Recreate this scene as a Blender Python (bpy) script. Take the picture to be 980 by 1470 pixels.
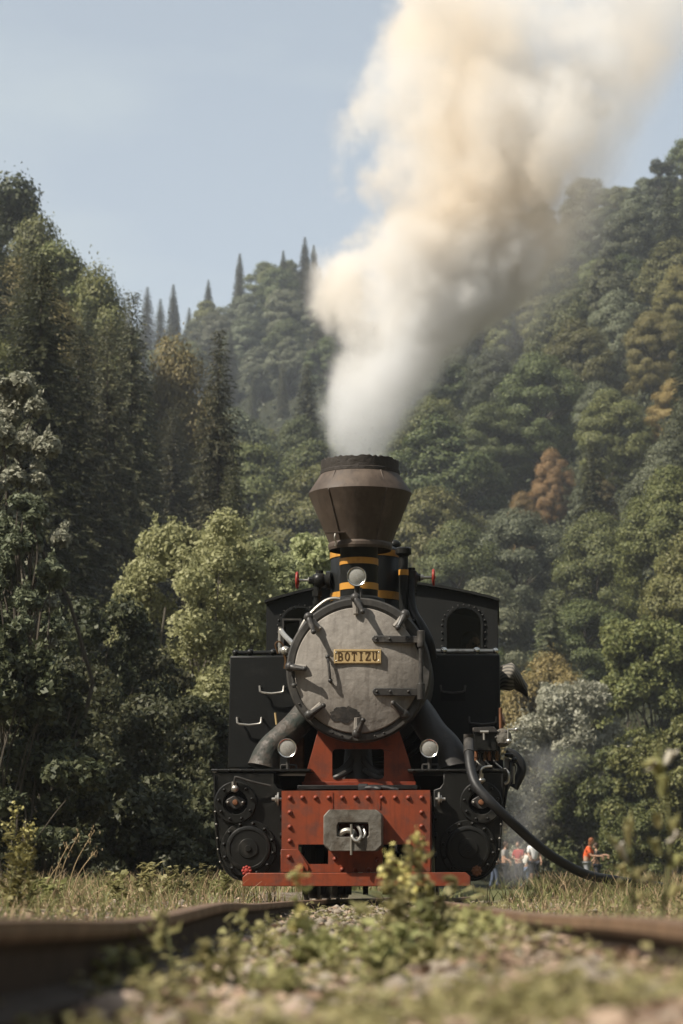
import bpy, bmesh, math, random
import numpy as np
from mathutils import Vector, Matrix
from mathutils.geometry import tessellate_polygon

random.seed(7); RNG = np.random.default_rng(7)
R = math.radians
scene = bpy.context.scene
for o in list(bpy.data.objects): bpy.data.objects.remove(o)
col = scene.collection

# ------------------------------------------------------------------ camera
F = 3470.0                       # focal length in photo pixels (980 wide)
HORIZON = 1283.0
CAMZ = 0.035
PITCH = math.atan((HORIZON - 735.0) / F)
cam = bpy.data.cameras.new('camera'); cam_ob = bpy.data.objects.new('camera', cam); col.objects.link(cam_ob)
cam.sensor_fit = 'HORIZONTAL'; cam.sensor_width = 24.0; cam.lens = 24.0 * F / 980.0
cam.clip_start = 0.05; cam.clip_end = 3000
cam_ob.location = (0, 0, CAMZ); cam_ob.rotation_euler = (R(90) + PITCH, 0, 0)
cam.dof.use_dof = True; cam.dof.focus_distance = 17.1; cam.dof.aperture_fstop = cam.lens / 16.5
cam.dof.aperture_blades = 9
scene.camera = cam_ob

# ------------------------------------------------------------------ sun, sky, exposure
SUN_DIR = Vector((-0.60, -0.30, 0.74)).normalized()       # towards the sun: high, left, a little behind the camera
SUN_EL = math.asin(SUN_DIR.z); SUN_AZ = math.atan2(SUN_DIR.x, SUN_DIR.y)
sun = bpy.data.lights.new('sun', 'SUN'); sun.energy = 5.0; sun.angle = R(0.55); sun.color = (1.0, 0.92, 0.80)
sun_ob = bpy.data.objects.new('sun', sun); col.objects.link(sun_ob)
sun_ob.rotation_euler = SUN_DIR.to_track_quat('Z', 'Y').to_euler(); sun_ob.location = (-60, -30, 80)
world = bpy.data.worlds.new('World'); scene.world = world; world.use_nodes = True
wn = world.node_tree.nodes; wl = world.node_tree.links
bg = wn['Background']; bg.inputs['Strength'].default_value = 0.079
sky = wn.new('ShaderNodeTexSky'); sky.sky_type = 'NISHITA'; sky.sun_disc = False
sky.sun_elevation = SUN_EL; sky.sun_rotation = SUN_AZ % (2 * math.pi)
sky.air_density = 1.0; sky.dust_density = 1.0; sky.ozone_density = 1.0
hs = wn.new('ShaderNodeHueSaturation'); hs.inputs['Saturation'].default_value = 0.6
wl.new(sky.outputs[0], hs.inputs['Color'])
# a few thin high veils of cloud, over the whole sky
tc = wn.new('ShaderNodeTexCoord'); mp = wn.new('ShaderNodeMapping'); mp.inputs['Scale'].default_value = (3.0, 3.0, 9.0)
nz = wn.new('ShaderNodeTexNoise'); nz.inputs['Scale'].default_value = 1.3; nz.inputs['Detail'].default_value = 6
cr = wn.new('ShaderNodeMapRange'); cr.inputs['From Min'].default_value = 0.45; cr.inputs['From Max'].default_value = 0.72
cr.inputs['To Min'].default_value = 0.30; cr.inputs['To Max'].default_value = 0.85
mx = wn.new('ShaderNodeMix'); mx.data_type = 'RGBA'; mx.inputs['B'].default_value = (4.45, 4.95, 5.0, 1)
wl.new(tc.outputs['Generated'], mp.inputs[0]); wl.new(mp.outputs[0], nz.inputs['Vector'])
wl.new(nz.outputs['Fac'], cr.inputs['Value']); wl.new(cr.outputs[0], mx.inputs['Factor'])
wl.new(hs.outputs[0], mx.inputs['A']); wl.new(mx.outputs['Result'], bg.inputs['Color'])
scene.view_settings.view_transform = 'Standard'; scene.view_settings.look = 'None'
scene.view_settings.exposure = 0.88; scene.view_settings.gamma = 1.0
scene.cycles.max_bounces = 8; scene.cycles.diffuse_bounces = 3; scene.cycles.glossy_bounces = 3
scene.cycles.transmission_bounces = 4; scene.cycles.transparent_max_bounces = 12
scene.cycles.volume_bounces = 5
scene.cycles.volume_step_rate = 1.0; scene.cycles.volume_max_steps = 256
scene.cycles.use_denoising = True

# ------------------------------------------------------------------ naming helpers
def tag(o, label=None, cat=None, group=None, kind=None):
    if label: o['label'] = label
    if cat: o['category'] = cat
    if group: o['group'] = group
    if kind: o['kind'] = kind
    return o
def empty(name, loc=(0, 0, 0), rz=0.0):
    o = bpy.data.objects.new(name, None); o.empty_display_size = 0.2
    col.objects.link(o); o.location = loc; o.rotation_euler = (0, 0, rz); return o
def link(name, me, parent=None):
    o = bpy.data.objects.new(name, me); col.objects.link(o)
    if parent: o.parent = parent
    return o
def copy_tree(o, parent=None):
    c = o.copy(); col.objects.link(c); c.parent = parent
    for ch in o.children: copy_tree(ch, c)
    return c

# ------------------------------------------------------------------ materials
def new_mat(name):
    m = bpy.data.materials.new(name); m.use_nodes = True
    nt = m.node_tree; nt.nodes.clear()
    out = nt.nodes.new('ShaderNodeOutputMaterial'); return m, nt, out
def ramp_mix(nt, fac, a, b):
    x = nt.nodes.new('ShaderNodeMix'); x.data_type = 'RGBA'
    for k, v in (('A', a), ('B', b)):
        if isinstance(v, tuple): x.inputs[k].default_value = (*v, 1)
        else: nt.links.new(v, x.inputs[k])
    if isinstance(fac, float): x.inputs['Factor'].default_value = fac
    else: nt.links.new(fac, x.inputs['Factor'])
    return x.outputs['Result']
def noise(nt, vec, scale, detail=5, rough=0.6, lo=0.35, hi=0.65, stretch=None):
    if stretch:
        mp = nt.nodes.new('ShaderNodeMapping'); mp.inputs['Scale'].default_value = stretch
        nt.links.new(vec, mp.inputs[0]); vec = mp.outputs[0]
    n = nt.nodes.new('ShaderNodeTexNoise'); n.inputs['Scale'].default_value = scale
    n.inputs['Detail'].default_value = detail; n.inputs['Roughness'].default_value = rough
    nt.links.new(vec, n.inputs['Vector'])
    r = nt.nodes.new('ShaderNodeMapRange'); r.inputs['From Min'].default_value = lo; r.inputs['From Max'].default_value = hi
    nt.links.new(n.outputs['Fac'], r.inputs['Value']); return r.outputs[0], n.outputs['Fac']
def metal_mat(name, base, worn, rough=0.5, rough2=0.75, scale=6.0, wear=(0.55, 0.75), streak=True, bump=0.25, metallic=0.0, dirt=None, bscale=40, bdist=0.004, spec=0.25, stain=0.35):
    """painted or bare metal: mottled base, worn patches, vertical streaks, fine relief"""
    m, nt, out = new_mat(name); L = nt.links
    p = nt.nodes.new('ShaderNodeBsdfPrincipled'); L.new(p.outputs[0], out.inputs[0])
    t = nt.nodes.new('ShaderNodeTexCoord'); v = t.outputs['Object']
    f1, _ = noise(nt, v, scale, 6, 0.65, *wear)
    f2, raw = noise(nt, v, bscale, 4, 0.6)
    f3, _ = noise(nt, v, 9, 5, 0.6, 0.5, 0.75, (3.0, 3.0, 0.35)) if streak else noise(nt, v, 2.2, 4)
    c = ramp_mix(nt, f1, base, worn)
    d = dirt or tuple(x * 0.55 for x in base)
    x = nt.nodes.new('ShaderNodeMath'); x.operation = 'MULTIPLY'; x.inputs[1].default_value = 0.6
    L.new(f3, x.inputs[0]); c = ramp_mix(nt, x.outputs[0], c, d)
    f4, _ = noise(nt, v, 1.7, 6, 0.7, 0.48, 0.66)
    x4 = nt.nodes.new('ShaderNodeMath'); x4.operation = 'MULTIPLY'; x4.inputs[1].default_value = stain; L.new(f4, x4.inputs[0]); c = ramp_mix(nt, x4.outputs[0], c, d)
    L.new(c, p.inputs['Base Color'])
    rr = nt.nodes.new('ShaderNodeMapRange'); rr.inputs['To Min'].default_value = rough; rr.inputs['To Max'].default_value = rough2
    L.new(f1, rr.inputs['Value']); L.new(rr.outputs[0], p.inputs['Roughness'])
    p.inputs['Metallic'].default_value = metallic; p.inputs['Specular IOR Level'].default_value = spec
    b = nt.nodes.new('ShaderNodeBump'); b.inputs['Strength'].default_value = bump; b.inputs['Distance'].default_value = bdist
    L.new(raw, b.inputs['Height']); L.new(b.outputs[0], p.inputs['Normal'])
    return m
def leaf_mat(name, c1, c2, trans=0.35, spec=0.25, jitter=0.25):
    m, nt, out = new_mat(name); L = nt.links
    g = nt.nodes.new('ShaderNodeNewGeometry'); oi = nt.nodes.new('ShaderNodeObjectInfo')
    c = ramp_mix(nt, g.outputs['Random Per Island'], c1, c2)
    h = nt.nodes.new('ShaderNodeHueSaturation')
    r = nt.nodes.new('ShaderNodeMapRange'); r.inputs['To Min'].default_value = 1 - jitter; r.inputs['To Max'].default_value = 1 + jitter
    L.new(oi.outputs['Random'], r.inputs['Value']); L.new(r.outputs[0], h.inputs['Value'])
    r2 = nt.nodes.new('ShaderNodeMapRange'); r2.inputs['To Min'].default_value = 0.475; r2.inputs['To Max'].default_value = 0.515
    mm = nt.nodes.new('ShaderNodeMath'); mm.operation = 'FRACT'; m7 = nt.nodes.new('ShaderNodeMath'); m7.operation = 'MULTIPLY'; m7.inputs[1].default_value = 7.31
    L.new(oi.outputs['Random'], m7.inputs[0]); L.new(m7.outputs[0], mm.inputs[0]); L.new(mm.outputs[0], r2.inputs['Value']); L.new(r2.outputs[0], h.inputs['Hue'])
    L.new(c, h.inputs['Color'])
    p = nt.nodes.new('ShaderNodeBsdfPrincipled'); p.inputs['Roughness'].default_value = 0.55
    p.inputs['Specular IOR Level'].default_value = spec
    L.new(h.outputs[0], p.inputs['Base Color'])
    tr = nt.nodes.new('ShaderNodeBsdfTranslucent'); L.new(h.outputs[0], tr.inputs['Color'])
    mix = nt.nodes.new('ShaderNodeMixShader'); mix.inputs[0].default_value = trans
    L.new(p.outputs[0], mix.inputs[1]); L.new(tr.outputs[0], mix.inputs[2]); L.new(mix.outputs[0], out.inputs[0])
    return m
def plain_mat(name, c, rough=0.7, c2=None, scale=12.0, bump=0.1, metallic=0.0):
    return metal_mat(name, c, c2 or tuple(x * 0.75 for x in c), rough, rough, scale, (0.35, 0.65), False, bump, metallic)

M = {}
M['black'] = metal_mat('black_paint', (0.011, 0.0115, 0.011), (0.021, 0.021, 0.019), 0.42, 0.62, 5.0, bump=0.3, dirt=(0.007, 0.007, 0.007), spec=.14)
M['cab'] = metal_mat('cab_black', (0.014, 0.0145, 0.014), (0.022, 0.022, 0.020), 0.5, 0.65, 4.0, bump=0.25, spec=.14)
M['oily'] = metal_mat('oily_iron', (0.010, 0.010, 0.009), (0.038, 0.035, 0.029), 0.36, 0.6, 9.0, bump=0.5, bscale=28, spec=.2)
M['red'] = metal_mat('red_paint', (0.190, 0.040, 0.016), (0.110, 0.034, 0.020), 0.45, 0.7, 9.0, (0.5, 0.66), bump=0.4, dirt=(0.055, 0.020, 0.014), stain=0.5)
M['redchip'] = metal_mat('worn_red_paint', (0.18, 0.033, 0.015), (0.10, 0.035, 0.022), 0.45, 0.7, 16.0, (0.52, 0.7), bump=0.35)
M['grey'] = metal_mat('smokebox_grey', (0.225, 0.205, 0.18), (0.15, 0.138, 0.122), 0.62, 0.75, 5.0, (0.42, 0.7), streak=True, bump=0.7, bscale=13, bdist=0.010, dirt=(0.085, 0.072, 0.06), stain=.65)
M['ring'] = metal_mat('smokebox_dark', (0.036, 0.034, 0.031), (0.075, 0.068, 0.06), 0.5, 0.7, 8.0, (0.5, 0.72), bump=0.5, bscale=30)
M['flake'] = metal_mat('flaked_soot', (0.03, 0.028, 0.026), (0.075, 0.065, 0.055), 0.7, 0.85, 18.0, (0.5, 0.65), False, bump=0.7)
M['stack'] = metal_mat('chimney_brown', (0.055, 0.040, 0.030), (0.095, 0.072, 0.055), 0.55, 0.75, 6.0, (0.45, 0.7), bump=0.45, bscale=26, dirt=(0.024, 0.018, 0.014))
M['soot'] = metal_mat('soot', (0.03, 0.025, 0.021), (0.07, 0.055, 0.044), 0.7, 0.9, 14.0, bump=0.9, bscale=30, bdist=0.01)
M['yellow'] = metal_mat('yellow_band', (0.42, 0.205, 0.035), (0.28, 0.13, 0.03), 0.45, 0.6, 10.0, bump=0.15, dirt=(0.25, 0.11, 0.025))
M['pipe'] = metal_mat('peeling_pipe', (0.062, 0.051, 0.041), (0.018, 0.028, 0.024), 0.5, 0.75, 9.0, (0.46, 0.58), False, bump=0.9, bscale=18, bdist=0.012)
M['pipedark'] = metal_mat('dark_pipe', (0.030, 0.028, 0.026), (0.06, 0.05, 0.042), 0.45, 0.7, 7.0, bump=0.5)
M['steel'] = metal_mat('bare_steel', (0.40, 0.38, 0.34), (0.20, 0.17, 0.14), 0.32, 0.55, 14.0, bump=0.3, metallic=0.75)
M['cast'] = metal_mat('cast_steel', (0.145, 0.135, 0.115), (0.065, 0.052, 0.038), 0.55, 0.75, 9.0, (0.42, 0.66), True, bump=0.8, bscale=24, bdist=0.008, metallic=0.2)
M['rust'] = metal_mat('rust', (0.16, 0.065, 0.028), (0.07, 0.035, 0.02), 0.7, 0.9, 12.0, (0.4, 0.65), bump=0.6)
M['brass'] = metal_mat('brass', (0.52, 0.38, 0.19), (0.36, 0.26, 0.125), 0.42, 0.6, 14.0, (0.42, 0.66), False, bump=0.2, metallic=0.2)
M['clamp'] = metal_mat('clamp_iron', (0.030, 0.028, 0.026), (0.075, 0.068, 0.06), 0.42, 0.65, 12.0, (0.5, 0.7), bump=0.4)
M['bronze'] = metal_mat('dark_bronze', (0.075, 0.040, 0.016), (0.05, 0.028, 0.012), 0.45, 0.6, 20.0, bump=0.2, metallic=0.4)
M['wheelred'] = metal_mat('valve_red', (0.24, 0.025, 0.016), (0.12, 0.022, 0.016), 0.45, 0.6, 20.0, bump=0.1)
M['rubber'] = metal_mat('rubber', (0.014, 0.014, 0.014), (0.026, 0.025, 0.024), 0.5, 0.7, 10.0, bump=0.2)
M['chrome'] = metal_mat('lamp_rim', (0.55, 0.54, 0.50), (0.35, 0.33, 0.29), 0.2, 0.4, 20.0, bump=0.05, metallic=0.9)
M['reflector'] = metal_mat('lamp_reflector', (0.92, 0.90, 0.84), (0.70, 0.66, 0.58), 0.35, 0.55, 26.0, (0.4, 0.7), False, bump=0.4, bscale=16, bdist=0.01, metallic=0.1, stain=.15)  # whitish and barely metallic: the bowl's bright reflection is put into its colour
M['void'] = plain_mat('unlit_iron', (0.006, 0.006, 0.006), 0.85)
M['railweb_shade'] = metal_mat('shaded_rail_web', (0.040, 0.026, 0.018), (0.022, 0.015, 0.011), 0.8, 0.9, 14.0, (0.4, 0.7), False, bump=0.5, bscale=60)  # web and foot darkened: shade under the head painted in, besides oily rust
M['rail'] = metal_mat('rusty_rail', (0.17, 0.105, 0.062), (0.085, 0.052, 0.030), 0.5, 0.7, 14.0, (0.4, 0.7), False, bump=0.5, bscale=60, metallic=0.15)
def glass_mat(name, tint, refl, white_mix=0.0):
    m, nt, out = new_mat(name)
    t = nt.nodes.new('ShaderNodeBsdfTransparent'); t.inputs[0].default_value = (*tint, 1)
    g = nt.nodes.new('ShaderNodeBsdfGlossy'); g.inputs['Roughness'].default_value = 0.06
    f = nt.nodes.new('ShaderNodeFresnel'); f.inputs['IOR'].default_value = refl
    x = nt.nodes.new('ShaderNodeMixShader'); nt.links.new(f.outputs[0], x.inputs[0])
    nt.links.new(t.outputs[0], x.inputs[1]); nt.links.new(g.outputs[0], x.inputs[2])
    d = nt.nodes.new('ShaderNodeBsdfDiffuse'); d.inputs[0].default_value = (.85, .84, .78, 1); y = nt.nodes.new('ShaderNodeMixShader'); y.inputs[0].default_value = white_mix
    nt.links.new(x.outputs[0], y.inputs[1]); nt.links.new(d.outputs[0], y.inputs[2]); nt.links.new((y if white_mix else x).outputs[0], out.inputs[0])
    return m
M['glass'] = glass_mat('window_glass', (0.55, 0.53, 0.45), 1.5)
M['lens'] = glass_mat('lamp_glass', (0.93, 0.93, 0.90), 1.5, .2)  # diffuse white mixed in paints a bright reflection into the lamp glass

# ------------------------------------------------------------------ mesh builder
class MB:
    def __init__(s): s.v = []; s.f = []
    def add(s, vs, fs):
        n = len(s.v); s.v += [tuple(x) for x in vs]; s.f += [tuple(i + n for i in f) for f in fs]; return s
    def box(s, c, size, rot=None):
        hx, hy, hz = (d / 2 for d in size); m = rot or Matrix()
        vs = [Vector(c) + (m @ Vector((x, y, z))) for x in (-hx, hx) for y in (-hy, hy) for z in (-hz, hz)]
        return s.add(vs, [(0, 1, 3, 2), (4, 6, 7, 5), (0, 4, 5, 1), (2, 3, 7, 6), (0, 2, 6, 4), (1, 5, 7, 3)])
    def tube(s, pts, r, seg=12, caps=True):
        pts = [Vector(p) for p in pts]; n = len(pts)
        rs = r if isinstance(r, (list, tuple)) else [r] * n
        up = None; rings = []
        for i, p in enumerate(pts):
            d = (pts[min(i + 1, n - 1)] - pts[max(i - 1, 0)]).normalized()
            if up is None:
                up = d.orthogonal().normalized()
            up = (up - d * up.dot(d)).normalized(); w = d.cross(up)
            rings.append([p + (up * math.cos(a) + w * math.sin(a)) * rs[i] for a in (2 * math.pi * k / seg for k in range(seg))])
        vs = [v for rg in rings for v in rg]; fs = []
        for i in range(n - 1):
            for k in range(seg):
                fs.append((i * seg + k, i * seg + (k + 1) % seg, (i + 1) * seg + (k + 1) % seg, (i + 1) * seg + k))
        if caps:
            fs.append(tuple(range(seg - 1, -1, -1))); fs.append(tuple((n - 1) * seg + k for k in range(seg)))
        return s.add(vs, fs)
    def cyl(s, a, b, r, r2=None, seg=16): return s.tube([a, b], [r, r if r2 is None else r2], seg)
    def lathe(s, prof, c, axis='Z', seg=48, wob=0.0):
        """prof: (radius, height) pairs turned about an axis through c"""
        vs = []; fs = []; n = len(prof)
        for i, (r, h) in enumerate(prof):
            for k in range(seg):
                a = 2 * math.pi * k / seg
                x, y = r * math.cos(a), r * math.sin(a)
                vs.append(Vector(c) + (Vector((x, y, h)) if axis == 'Z' else Vector((x, h, y))))
        for i in range(n - 1):
            for k in range(seg):
                q = (i * seg + k, i * seg + (k + 1) % seg, (i + 1) * seg + (k + 1) % seg, (i + 1) * seg + k)
                fs.append(q if axis == 'Z' else q[::-1])
        if prof[0][0] > 1e-6: pass
        return s.add(vs, fs)
    def sphere(s, c, r, seg=12, rings=8, sc=(1, 1, 1)):
        vs = []; fs = []
        for i in range(rings + 1):
            t = math.pi * i / rings
            for k in range(seg):
                a = 2 * math.pi * k / seg
                vs.append(Vector(c) + Vector((r * sc[0] * math.sin(t) * math.cos(a), r * sc[1] * math.sin(t) * math.sin(a), r * sc[2] * math.cos(t))))
        for i in range(rings):
            for k in range(seg):
                fs.append((i * seg + k, (i + 1) * seg + k, (i + 1) * seg + (k + 1) % seg, i * seg + (k + 1) % seg))
        return s.add(vs, fs)
    def plate(s, outer, y0, y1, holes=()):
        """flat plate in the xz plane with holes, between depths y0 (front) and y1"""
        loops = [list(outer)] + [list(h) for h in holes]
        flat = [p for lp in loops for p in lp]; n = len(flat)
        tris = tessellate_polygon([[Vector((p[0], p[1], 0)) for p in lp] for lp in loops])
        vs = [Vector((p[0], y0, p[1])) for p in flat] + [Vector((p[0], y1, p[1])) for p in flat]
        fs = []
        for t in tris:
            fs.append(tuple(t)); fs.append(tuple(i + n for i in reversed(t)))
        o = 0
        for lp in loops:
            m = len(lp)
            for k in range(m):
                a, b = o + k, o + (k + 1) % m; fs.append((a, b, b + n, a + n))
            o += m
        return s.add(vs, fs)
    def mesh(s, name, mat, smooth=True, angle=35):
        me = bpy.data.meshes.new(name); me.from_pydata(s.v, [], s.f); me.validate()
        bm = bmesh.new(); bm.from_mesh(me)
        bmesh.ops.remove_doubles(bm, verts=bm.verts, dist=1e-6)
        bmesh.ops.recalc_face_normals(bm, faces=bm.faces); bm.to_mesh(me); bm.free()
        if smooth:
            me.shade_smooth(); me.set_sharp_from_angle(angle=R(angle))
        if mat: me.materials.append(mat)
        return me
    def build(s, name, mat, parent=None, smooth=True, bevel=0.0, angle=35):
        o = link(name, s.mesh(name, mat, smooth, angle), parent)
        if bevel:
            b = o.modifiers.new('bevel', 'BEVEL'); b.width = bevel; b.segments = 2; b.limit_method = 'ANGLE'; b.angle_limit = R(40)
        return o
def arc(cx, cz, r, a0, a1, n, rz=None):
    return [(cx + r * math.cos(R(a0 + (a1 - a0) * k / (n - 1))), cz + (rz or r) * math.sin(R(a0 + (a1 - a0) * k / (n - 1)))) for k in range(n)]
def spline(pts, n=6):
    P = [Vector(p) for p in pts]; out = []
    for i in range(len(P) - 1):
        p0, p1, p2, p3 = P[max(i - 1, 0)], P[i], P[i + 1], P[min(i + 2, len(P) - 1)]
        for k in range(n):
            t = k / n
            out.append(0.5 * ((2 * p1) + (p2 - p0) * t + (2 * p0 - 5 * p1 + 4 * p2 - p3) * t * t + (3 * p1 - p0 - 3 * p2 + p3) * t ** 3))
    return out + [P[-1]]
# surveyed points: a bearing in the photograph plus a distance gives a place in the world
def bearing(px, py):
    u, v = (px - 490.0) / F, (735.0 - py) / F
    return Vector((u, math.cos(PITCH) - v * math.sin(PITCH), math.sin(PITCH) + v * math.cos(PITCH)))
def at(px, py, Y):
    d = bearing(px, py); return Vector((0, 0, CAMZ)) + d * (Y / d.y)
YAW = R(3.8); LOCO = Vector((0.118, 17.3, 0.0))
LX = Vector((math.cos(YAW), -math.sin(YAW), 0)); LY = Vector((math.sin(YAW), math.cos(YAW), 0))
def q(px, py, yl):
    """place on the engine, in its own axes, at depth yl behind its smokebox front"""
    d = bearing(px, py); o = Vector((0, 0, CAMZ)) - LOCO
    t = (yl - o.dot(LY)) / d.dot(LY); w = o + d * t
    return Vector((w.dot(LX), yl, w.z))
def q2(px, py, yl): v = q(px, py, yl); return (v.x, v.z)
def sc(yl): return (17.3 + yl) / 17.3 / 199.0

# ------------------------------------------------------------------ terrain
PXC = np.array([-1500, -600, -200, 0, 100, 180, 310, 440, 600, 780, 980, 1200, 1600, 2600], float)
PROF = [
 [(20, 0), (40, 4), (70, 14), (120, 32), (300, 60), (900, 110)],
 [(30, 0), (50, 2), (100, 14), (160, 30), (300, 60), (900, 110)],
 [(38, 0), (60, 3), (100, 13), (150, 26), (250, 48), (500, 90), (900, 110)],
 [(46, 0), (70, 4), (110, 15), (150, 24), (220, 36), (500, 92), (900, 110)],
 [(50, 0), (74, 3), (110, 12), (150, 22), (230, 34), (500, 104), (900, 108)],
 [(55, 0), (80, 2), (130, 11), (200, 21), (300, 32), (400, 60), (520, 116), (650, 122), (900, 105)],
 [(60, 0), (120, 5), (180, 16), (260, 40), (310, 44), (400, 68), (520, 124), (650, 124), (900, 105)],
 [(80, 0), (140, 7), (200, 22), (270, 46), (320, 50), (400, 76), (500, 127), (650, 126), (900, 105)],
 [(110, 0), (150, 8), (200, 20), (300, 56), (400, 88), (520, 120), (650, 122), (900, 105)],
 [(115, 0), (150, 8), (200, 24), (300, 63), (420, 116), (500, 123), (650, 115), (900, 100)],
 [(100, 0), (130, 9), (160, 20), (250, 55), (380, 109), (460, 118), (650, 106), (900, 100)],
 [(80, 0), (120, 14), (160, 28), (250, 62), (380, 112), (650, 118), (900, 110)],
 [(50, 0), (100, 25), (160, 55), (300, 108), (650, 125), (900, 120)],
 [(30, 0), (60, 20), (120, 55), (300, 110), (900, 125)]]
DGRID = np.linspace(0, 900, 451)
HT = np.array([np.interp(DGRID, [a for a, b in p], [b for a, b in p]) for p in PROF])
ker = np.ones(9) / 9
HT = np.array([np.convolve(np.pad(r, 4, 'edge'), ker, 'valid') for r in HT])
def track_x(Y):
    Y = np.asarray(Y, float)
    return np.where(Y < 9, 0.01 + 0.004 * Y, 0.01 + 0.004 * Y + 0.062 * np.clip(Y - 9, 0, 9) ** 2 / 18 + 0.0625 * np.clip(Y - 18, 0, 40))
def rail_z(Y, side):
    Y = np.asarray(Y, float)
    if side < 0: return 0.013 * np.exp(-((Y - 7.4) / 1.5) ** 2) + 0.016 * np.exp(-((Y - 2.2) / 1.3) ** 2) - 0.006 * np.exp(-((Y - 4.4) / 1.0) ** 2) - 0.004
    return -0.008 * np.exp(-((Y - 6.0) / 2.0) ** 2) + 0.004 * np.exp(-((Y - 3.4) / 0.9) ** 2)
def ground_z(X, Y, rough=True):
    X = np.asarray(X, float); Y = np.asarray(Y, float)
    px = np.clip(490 + F * X / np.maximum(Y, 3.0), PXC[0], PXC[-1])
    i = np.clip(np.searchsorted(PXC, px) - 1, 0, len(PXC) - 2); t = (px - PXC[i]) / (PXC[i + 1] - PXC[i])
    dd = np.clip(Y, 0, 899.9) / 2.0; j = dd.astype(int); s = dd - j
    h = ((HT[i, j] * (1 - s) + HT[i, j + 1] * s) * (1 - t) + (HT[i + 1, j] * (1 - s) + HT[i + 1, j + 1] * s) * t)
    h = np.where(Y > 3, h, 0) + .42 * np.clip(-Y - 28, 0, 200) + np.where(Y <= 26, .55 * np.clip(np.abs(X) - 24 - np.abs(Y) * .1, 0, 150), 0)  # unseen slopes round the camera, added to cut sky light and reflections
    zb = np.interp(Y, [0, 4, 8, 13, 17, 40], [-.145, -.13, -.11, -.085, -.065, -.06])
    zb = zb + .055 * np.clip((X - .02) / .28, 0, 1) * np.clip((10 - Y) / 4, 0, 1)
    zv = np.interp(Y, [0, 5, 10, 17, 30, 85, 200], [-.13, -.10, -.05, .01, .07, .2, .3])
    b = np.clip((np.abs(X - track_x(np.minimum(Y, 40))) - 0.62) / 0.7, 0, 1); b = b * b * (3 - 2 * b)
    z = zb * (1 - b) + zv * b + h
    if rough:
        z = z + (0.010 * np.sin(X * 7.3 + 1.1 * Y) * np.sin(Y * 6.1 - 2.0 * X) + 0.006 * np.sin(X * 17 + 3) * np.sin(Y * 15 + X * 4)) * np.clip(40 - Y, 0, 10) / 10
        big = np.clip((h - 2) / 10, 0, 1)
        z = z + big * (1.6 * np.sin(X * .11 + Y * .05) * np.sin(Y * .083 - X * .03) + 0.8 * np.sin(X * .31 + 2) * np.sin(Y * .27))
    return z
nu, nv = 220, 330
uu = np.linspace(-1, 1, nu); gx = 3.2 * np.sinh(uu * 5.4) / math.sinh(5.4) * 130 / 3.2 * 3.0
gx = np.sign(uu) * (np.abs(uu) ** 1 * 3.0 + 360 * np.abs(uu) ** 5)
vv = np.linspace(0, 1, nv); gy = np.concatenate([np.linspace(-230, -14, 24), -12 + 46 * vv + 860 * vv ** 4.2])
GX, GY = np.meshgrid(gx, gy); GZ = ground_z(GX, GY)
def grid_mesh(name, X, Y, Z, mat):
    n, m = X.shape; me = bpy.data.meshes.new(name)
    vs = np.stack([X, Y, Z], -1).reshape(-1, 3).astype(np.float32)
    a = np.arange(n * m).reshape(n, m); fs = np.stack([a[:-1, :-1], a[:-1, 1:], a[1:, 1:], a[1:, :-1]], -1).reshape(-1, 4)
    quads(me, vs, fs); me.materials.append(mat); me.shade_smooth(); return me
def quads(me, vs, fs):
    k = fs.shape[1]
    me.vertices.add(len(vs)); me.vertices.foreach_set('co', np.ascontiguousarray(vs, np.float32).ravel())
    me.loops.add(fs.size); me.loops.foreach_set('vertex_index', np.ascontiguousarray(fs, np.int32).ravel())
    me.polygons.add(len(fs)); me.polygons.foreach_set('loop_start', np.arange(0, fs.size, k, dtype=np.int32))
    me.update(calc_edges=True)
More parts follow.
